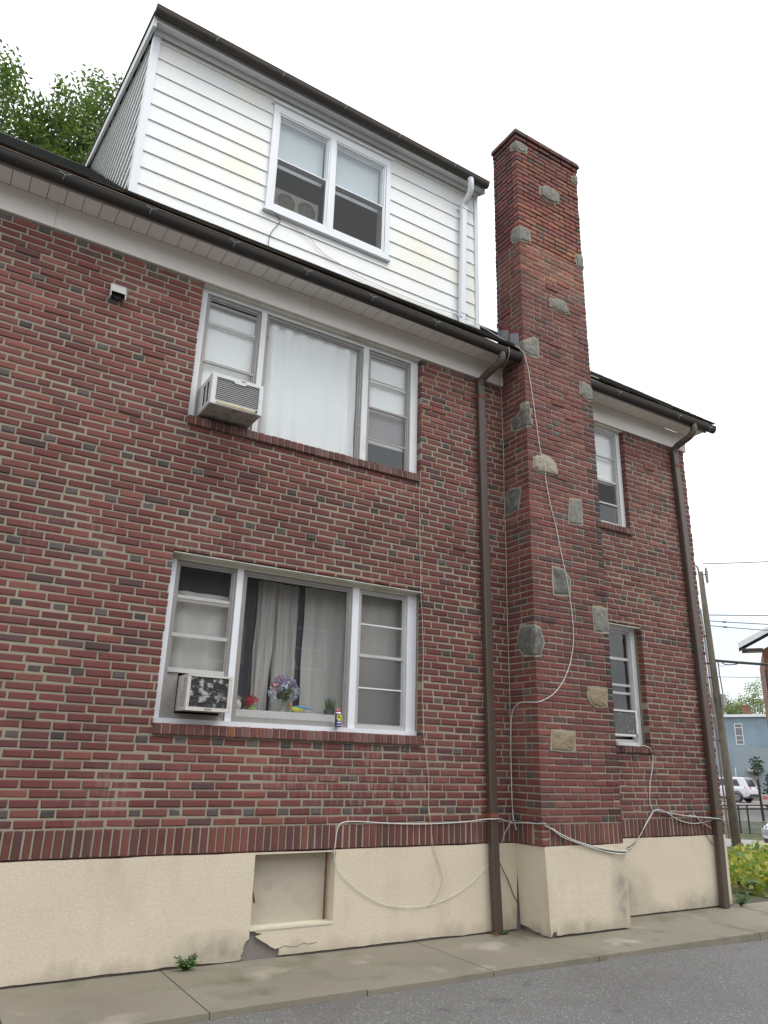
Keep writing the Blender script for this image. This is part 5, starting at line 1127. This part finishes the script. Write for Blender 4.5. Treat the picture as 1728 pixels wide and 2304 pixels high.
# dark shrub and a small sign beside it
def shrub(name, label, cat, c, rx, ry, rz, n, size, mat, group=None, trunk=True):
    root = thing(name, label, cat, (c.x, c.y, c.z - rz), group); q = MB()
    blobs = [(Vector((random.gauss(0, .45) * rx, random.gauss(0, .45) * ry, random.gauss(0, .4) * rz)), rnd(.3, .55)) for _ in range(14)]
    def f():
        b_, s = random.choice(blobs); d = Vector((random.gauss(0, 1), random.gauss(0, 1), random.gauss(0, 1))).normalized() * rnd(.5, 1); return c + b_ + Vector((d.x * rx * s, d.y * ry * s, d.z * rz * s))
    cloud_leaves(q, f, n, size); q.obj('foliage', mat, root, fix=False)
    MB().tube([(c.x, c.y, c.z - rz), (c.x + .1 * rx, c.y, c.z)], [.06 * rz, .03 * rz], 6).obj('stem', MT['wood'], root); adopt(root); return root
MT['dark_leaf'] = leaf_mat('dark_evergreen', (.012, .03, .012), (.03, .065, .02), .1)
shrub('shrub', 'dark evergreen shrub behind the chain link fence at the right edge', 'shrub', far(1.25, -.25, 38), .75, .75, 1.2, 2600, .11, MT['dark_leaf'])
root = thing('small_sign', 'white sign with red lettering under the dark shrub at the right edge', 'sign', tuple(far(.80, -.75, 36.2)))
P_ = far(.80, -.50, 36.2); Rm = Matrix.Translation(P_) @ Matrix.Rotation(math.atan2(RR.y, RR.x), 4, 'Z')
a_ = MB().box(-.26, .40, -.01, .01, -.20, .22).obj('board', M('sign_white', (.62, .58, .55), .5, .05), root); a_.matrix_local = Rm
for z in (.13, .06): a_ = MB().box(-.20, .36, -.014, -.0105, z - .022, z + .022).obj('lettering', MT['can_red'], root); a_.matrix_local = Rm
a_ = MB().box(-.02, .02, .011, .04, -1.4, .2).obj('post', MT['fence_black'], root); a_.matrix_local = Rm
adopt(root)

# cars
MT['car_white'] = M('car_white', (.74, .76, .80), .25, .02); MT['car_glass'] = M('car_glass', (.03, .035, .045), .08, .1); MT['car_black'] = M('car_trim', (.025, .025, .028), .5, .1); MT['tail'] = M('tail_lamp', (.42, .02, .03), .25, .1); MT['head'] = M('head_lamp', (.55, .58, .60), .15, .1, metal=.4); MT['rim'] = M('alloy_rim', (.22, .23, .24), .3, .1, metal=.6)
def car(label, origin, ang, suv=True, group='white cars by the street'):
    """local x forwards from the rear bumper, y to the left, z up; built once per car"""
    root = thing('parked_car', label, 'car', tuple(origin), group)
    Lc, W = 4.55, .90; Hh = 1.68 if suv else 1.5
    st = [(0.0, .45, .80, .72), (.06, .38, 1.0, .82), (.30, .32, 1.04, .88), (.9, .25, 1.06, .90), (1.9, .24, 1.05, .90), (2.9, .24, 1.03, .90), (3.5, .26, .98, .88), (4.1, .30, .90, .83), (4.45, .36, .78, .74), (4.55, .42, .66, .66)]
    q = MB(); rings = []
    for x, zl_, zt_, w_ in st:
        b0 = len(q.v); ys = [(-.6, zl_), (-.97, zl_ + .08), (-1, zl_ + .30), (-.98, zt_ - .12), (-.90, zt_), (-.3, zt_ + .02), (.3, zt_ + .02), (.90, zt_), (.98, zt_ - .12), (1, zl_ + .30), (.97, zl_ + .08), (.6, zl_)]
        q.v += [(x, w_ * y, z) for y, z in ys]; rings.append(b0)
    for i in range(len(st) - 1):
        for k in range(12): q.face((rings[i] + k, rings[i] + (k + 1) % 12, rings[i + 1] + (k + 1) % 12, rings[i + 1] + k))
    q.face(tuple(rings[0] + k for k in range(12))); q.face(tuple(rings[-1] + k for k in range(12)))
    body = q.obj('body', MT['car_white'], root, smooth=False)
    q = MB(); cab = [(.10, 1.03, .78), (.35, Hh - .10, .64), (.60, Hh - .02, .62), (1.6, Hh, .63), (2.4, Hh - .06, .62), (3.2, 1.02, .78)]; rings = []
    for x, zt_, w_ in cab: b0 = len(q.v); q.v += [(x, -w_ - .0, zt_ - .03), (x, -w_ * .85, zt_), (x, w_ * .85, zt_), (x, w_, zt_ - .03), (x if 0 else x, .80, 1.0), (x, -.80, 1.0)]; rings.append(b0)
    for i in range(len(cab) - 1):
        for k in range(6): q.face((rings[i] + k, rings[i] + (k + 1) % 6, rings[i + 1] + (k + 1) % 6, rings[i + 1] + k))
    q.face(tuple(rings[0] + k for k in range(6))); q.face(tuple(rings[-1] + k for k in range(6)))
    cabin = q.obj('cabin', MT['car_white'], root)
    for s in (-1, 1):
        def P3(x, z): t = (z - 1.0) / (Hh - 1.0); return (x, s * (.815 - .155 * t), z)
        for poly in ([(.62, 1.10), (1.45, 1.10), (1.45, Hh - .14), (.85, Hh - .16)], [(1.55, 1.10), (2.75, 1.10), (2.30, Hh - .16), (1.55, Hh - .14)]):
            q = MB(); k = len(q.v); q.v += [P3(*p) for p in poly] + [(p[0], p[1] - s * .03, p[2]) for p in (P3(*p) for p in poly)]
            for f_ in ((0, 1, 2, 3), (7, 6, 5, 4), (0, 4, 5, 1), (1, 5, 6, 2), (2, 6, 7, 3), (3, 7, 4, 0)): q.face(f_)
            q.obj('side_window', MT['car_glass'], root)
        MB().hexa([(-.01, s * .50, .90), (.30, s * .86, .90), (.30, s * .80, .90), (.05, s * .46, .90), (-.01, s * .50, 1.02), (.30, s * .85, 1.03), (.30, s * .79, 1.03), (.05, s * .46, 1.02)]).obj('tail_lamp', MT['tail'], root)
        MB().hexa([(4.28, s * .80, .70), (4.56, s * .50, .66), (4.50, s * .45, .66), (4.22, s * .74, .70), (4.25, s * .80, .86), (4.50, s * .50, .80), (4.44, s * .45, .80), (4.2, s * .74, .86)]).obj('head_lamp', MT['head'], root)
        for x in (.86, 3.62):
            q = MB(); q.tube([(x, s * .70, .34), (x, s * .91, .34)], .34, 20); wl_ = q.obj('wheel', MT['car_black'], root); MB().tube([(x, s * .905, .34), (x, s * .922, .34)], .22, 16).obj('rim', MT['rim'], wl_)
            MB().tube([(x + .40 * math.cos(t * math.pi / 12), s * .898, .36 + .40 * math.sin(t * math.pi / 12)) for t in range(13)], .035, 6).obj('arch_trim', MT['car_black'], root)
        MB().box(1.3, 3.2, s * .86 - .03, s * .86 + .03, .24, .36).obj('side_sill', MT['car_black'], root)
    MB().hexa([(.085, -.58, 1.08), (.085, .58, 1.08), (.14, .58, 1.08), (.14, -.58, 1.08), (.30, -.5, Hh - .14), (.30, .5, Hh - .14), (.36, .5, Hh - .14), (.36, -.5, Hh - .14)]).obj('rear_window', MT['car_glass'], root)
    MB().hexa([(3.16, -.64, 1.06), (3.16, .64, 1.06), (3.10, .64, 1.06), (3.10, -.64, 1.06), (2.48, -.55, Hh - .10), (2.48, .55, Hh - .10), (2.42, .55, Hh - .10), (2.42, -.55, Hh - .10)]).obj('windscreen', MT['car_glass'], root)
    MB().box(-.03, .12, -.72, .72, .36, .58).obj('rear_bumper', MT['car_black'], root); MB().box(4.40, 4.57, -.55, .55, .34, .46).obj('front_grille', MT['car_black'], root)
    MB().box(.28, .42, -.60, .60, Hh - .06, Hh - .03).obj('spoiler', MT['car_white'], root)
    root.rotation_euler = (0, 0, ang); return root
ab = math.atan2(BR.y, BR.x); ar = math.atan2(-RR.y, -RR.x)
hd = -RR * math.cos(math.radians(25)) + BR * math.sin(math.radians(25))
car('white sport utility vehicle seen from behind in the parking lot beyond the fence', far(.55, gh(62) + .02, 61.6), math.atan2(hd.y, hd.x))
hd2 = -RR * math.cos(math.radians(28)) - BR * math.sin(math.radians(28))
car('front corner of a white car at the right edge, nearer than the fence', far(4.62, gh(26.5) - .02, 27.8), math.atan2(hd2.y, hd2.x), False)

# blue building, its chimney, the gabled brick building at the right edge
def local(root, D, base):
    return Matrix.Translation(far(0, 0, D)) @ Matrix.Rotation(math.atan2(RR.y, RR.x), 4, 'Z')    # local x right, y away, z = world height
def part(q, nm, mt, root, mw, parent=None):
    o = q.obj(nm, mt, parent or root)
    if parent is None: o.matrix_local = mw
    return o
bl = thing('blue_building', 'two storey blue painted brick building across the parking lot', 'building', tuple(far(0, gh(74), 74))); mw = local(bl, 74, 0)
MT['blue'] = M('blue_painted_brick', (.235, .315, .375), .8, .10, .6, .12, 14, .2, dirt=(.25, .33, .40), dscale=.5, dpos=(.45, .6)); MT['blue_low'] = M('faded_blue_paint', (.30, .365, .40), .85, .1, .8, .1, 14)
q = MB().plate([[(-14, gh(74) - .3), (16, gh(74) - .3), (16, 5.35), (-14, 5.0)], rect(-.30, .34, 2.83, 4.60), rect(-.46, -.02, gh(74), .97)], 0, .3); q.box(-14, 16, .3, 12, gh(74) - .3, 4.95)
wl = part(q, 'wall', MT['blue'], bl, mw)
part(MB().box(-.72, 16, -.012, -.002, gh(74), 2.68), 'lower_paint', MT['blue_low'], bl, mw)
part(MB().hexa([(-14.2, -.25, 4.98), (16.2, -.25, 5.33), (16.2, 12.2, 5.33), (-14.2, 12.2, 4.98), (-14.2, -.25, 5.20), (16.2, -.25, 5.55), (16.2, 12.2, 5.55), (-14.2, 12.2, 5.20)]), 'coping', MT['white_clean'], bl, mw)
wn_ = part(ring(MB(), -.30, .34, 2.83, 4.60, .07, -.02, .12), 'window', MT['white'], bl, mw)
MB().box(-.23, .27, .08, .10, 2.9, 4.53).obj('pane', MT['insul'], wn_); [MB().box(-.23, .27, .02, .07, z, z + .06).obj('rail', MT['white'], wn_) for z in (3.55, 4.22, 3.18)]
dr_ = part(MB().box(-.45, -.03, .15, .2, gh(74), .96), 'door', MT['dark'], bl, mw); part(MB().box(-.66, -.58, -.03, -.001, .1, .95), 'door_trim', MT['white'], bl, mw)
part(MB().hexa([(.32, -.7, .62), (1.38, -.7, .62), (1.38, -.012, .62), (.32, -.012, .62), (.32, -.7, .74), (1.38, -.7, .74), (1.38, -.012, .94), (.32, -.012, .94)]), 'awning', MT['gutter_grey'], bl, mw)
part(MB().box(.52, 1.2, -.02, -.0125, gh(74), .45), 'garage_door', MT['alu'], bl, mw)
ch_ = part(MB().box(.50, 1.14, 2.0, 2.7, 5.3, 6.2).box(.46, 1.18, 1.96, 2.74, 6.2, 6.3), 'roof_chimney', M('chimney_terracotta', (.20, .09, .06), .85, .2, 3), bl, mw)
adopt(bl)
rb = thing('gabled_brick_building', 'brick building with white gable trim at the right edge behind the wires', 'building', tuple(far(2, gh(46), 46))); mw = local(rb, 46, 0)
q = MB().plate([[(1.70, gh(46) - .3), (11, gh(46) - .3), (11, 7.0), (6.35, 9.6), (1.70, 7.0)]], 0, 9.0); part(q, 'wall', M('orange_brick', (.23, .105, .065), .85, .2, 2, .25, 12, .3), rb, mw)
k_ = .52
for s in (0,): 
    part(MB().hexa([(.52, -.9, 7.00), (6.4, -.9, 7.0 + 5.88 * k_), (6.4, .6, 7.0 + 5.88 * k_), (.52, .6, 7.00), (.52, -.9, 7.10), (6.4, -.9, 7.1 + 5.88 * k_), (6.4, .6, 7.1 + 5.88 * k_), (.52, .6, 7.10)]), 'roof', MT['shingle'], rb, mw)
    part(MB().hexa([(12.2, -.9, 7.00), (6.4, -.9, 7.0 + 5.8 * k_), (6.4, 9.5, 7.0 + 5.8 * k_), (12.2, 9.5, 7.00), (12.2, -.9, 7.10), (6.4, -.9, 7.1 + 5.8 * k_), (6.4, 9.5, 7.1 + 5.8 * k_), (12.2, 9.5, 7.10)]), 'roof', MT['shingle'], rb, mw)
    part(MB().hexa([(.50, -.96, 6.97), (6.4, -.96, 6.97 + 5.9 * k_), (6.4, -.905, 6.97 + 5.9 * k_), (.50, -.905, 6.97), (.50, -.96, 7.27), (6.4, -.96, 7.27 + 5.9 * k_), (6.4, -.905, 7.27 + 5.9 * k_), (.50, -.905, 7.27)]), 'rake_board', MT['white'], rb, mw)
part(MB().box(.66, 1.69, -.85, .5, 6.90, 6.97), 'soffit', M('brown_soffit', (.10, .075, .06), .8, .2), rb, mw); part(MB().tube([(.92, -.3, 6.89), (1.66, -.3, 6.87)], .03, 8), 'gutter', MT['white'], rb, mw)
part(MB().box(1.66, 1.72, -.06, -.001, 3.2, 5.9).box(1.62, 1.80, -.12, -.0605, 4.1, 4.5), 'service_conduit', MT['black'], rb, mw)
adopt(rb)

# ---------------------------------------------------------------- trees
MT['bark'] = M('bark', (.055, .045, .035), .95, .3, 8, .3, 60, .6)
def tree(name, label, base, height, clusters, nleaf, size, mat, limb_r, droop=.0):
    root = thing(name, label, 'tree', tuple(base)); t = MB(); base = Vector(base)
    top = base + Z * height; t.tube([base - Z * .3, base + Z * height * .3 + X * .2, base + Z * height * .62], [limb_r * 1.3, limb_r, limb_r * .7], 10)
    fork = base + Z * height * .5
    q = MB()
    for c, r in clusters:
        c = Vector(c); mid = fork.lerp(c, .5) + Vector((rnd(-.5, .5), rnd(-.5, .5), rnd(0, .6))); t.tube([fork + Z * rnd(-1, 1), mid, c], [limb_r * .45, limb_r * .2, limb_r * .05], 6)
        for i in range(max(1, int(nleaf * r * r))):
            d = Vector((random.gauss(0, 1), random.gauss(0, 1), random.gauss(0, 1))).normalized(); p = c + d * r * rnd(.25, 1.05) ** .7; tw = (d + Vector((0, 0, rnd(-.3, .5)))).normalized(); k0 = rnd(.2, 1)
            side = tw.orthogonal().normalized(); side = Matrix.Rotation(rnd(0, 6.3), 3, tw) @ side
            for j in range(6):
                b0 = p + tw * size * .55 * j; s = side if j % 2 else -side; e = (s + tw * .5 - Z * droop).normalized(); wv = e.cross(tw).cross(e).normalized() if e.cross(tw).length > .01 else tw; L = size * rnd(.8, 1.3); k = len(q.v)
                q.v += [tuple(b0), tuple(b0 + e * L * .5 + wv * L * .2), tuple(b0 + e * L), tuple(b0 + e * L * .5 - wv * L * .2)]; q.face((k, k + 1, k + 2, k + 3), min(1, max(0, k0 + rnd(-.25, .25))))
    t.obj('trunk', MT['bark'], root, smooth=True); q.obj('crown', mat, root, fix=False); adopt(root)
MT['tree_leaf'] = leaf_mat('tree_leaf', (.03, .065, .018), (.15, .21, .075), .4)
cl = []
for i in range(46):
    cx, cy, cz = rnd(-7.5, 3.3), rnd(11.5, 17), 0; lim = 20.6 if cx < -.3 else 19.4 - .15 * abs(cx - 1)
    cz = rnd(12.5, 18.4 if cx > -.6 else 19.6); cl.append(((cx, cy, cz), rnd(.75, 1.35)))
for c in ((-1.0, 14, 19.6), (-1.6, 14, 20.3), (-.4, 14.2, 18.9), (.35, 14, 18.3), (.9, 14, 18.6), (1.6, 14.1, 18.9), (2.2, 14, 19.2), (-.8, 14, 17.6), (1.5, 14, 17.4), (.1, 14.2, 17.2), (1.2, 14, 19.7), (1.8, 14.2, 20.4), (2.4, 14.5, 21.0), (.6, 14, 19.2), (-1.4, 14, 20.6), (2.9, 14.5, 20.4)): cl.append((c, rnd(.7, 1.0)))
tree('tree', 'tall leafy green tree rising behind the roof at the left edge', (-1.5, 14.2, GZ), 17, [((c[0], c[1], c[2] - (1.5 if c[0] < -.3 else .75 if c[0] < .8 else .45)), r) for c, r in cl], 170, .175, MT['tree_leaf'], .32)
MT['tree_leaf2'] = leaf_mat('street_tree_leaf', (.05, .10, .03), (.20, .24, .08), .3)
cl = [((far(rnd(-2.5, 5.5), 0, 86 + rnd(-2, 2))).to_2d().to_3d() + Z * rnd(3.5, 6.8), rnd(.9, 1.5)) for _ in range(24)] + [(far(u, z, 85.5), r) for u, z, r in ((-.8, 6.3, .9), (.3, 6.6, .9), (1.2, 7.2, 1.0), (2.2, 7.9, 1.0), (3.2, 8.2, 1.1), (1.8, 6.6, 1.0), (0, 5.8, .9))]
tree('street_tree', 'rounded green tree behind the blue building and its roof chimney', tuple(far(2.5, gh(86), 86)), 7.5, cl, 48, .26, MT['tree_leaf2'], .3)

# the brick house across the driveway, behind the camera: the lower panes mirror it
nb = thing('neighbour_house', 'brick house across the driveway mirrored in the lower window panes', 'house', (9, -17.5, -1.2))
q = MB().plate([rect(-3, 22, -1.25, 6.4)] + [rect(a, a + 1.3, z, z + 1.5) for a in (3.0, 8.0, 11.2, 15.0) for z in (.6, 3.6)], -17.5, -17.8); q.box(-3, 22, -25, -17.8, -1.25, 6.4); q.obj('wall', MT['brick_far'], nb)
for a in (3.0, 8.0, 11.2, 15.0):
    for z in (.6, 3.6):
        w_ = ring(MB(), a, a + 1.3, z, z + 1.5, .08, -17.62, -17.52).obj('window', MT['white'], nb); MB().box(a + .08, a + 1.22, -17.6, -17.59, z + .08, z + 1.42).obj('pane', MT['car_glass'], w_); MB().box(a + .08, a + 1.22, -17.585, -17.54, z + .72, z + .78).obj('rail', MT['white'], w_)
q = MB().hexa([(-3.4, -21.2, 6.4), (22.4, -21.2, 6.4), (22.4, -17.0, 6.4), (-3.4, -17.0, 6.4), (-3.4, -21.2, 8.9), (22.4, -21.2, 8.9), (22.4, -17.0, 6.55), (-3.4, -17.0, 6.55)]); q.obj('roof', MT['shingle'], nb); adopt(nb)
adopt(house)
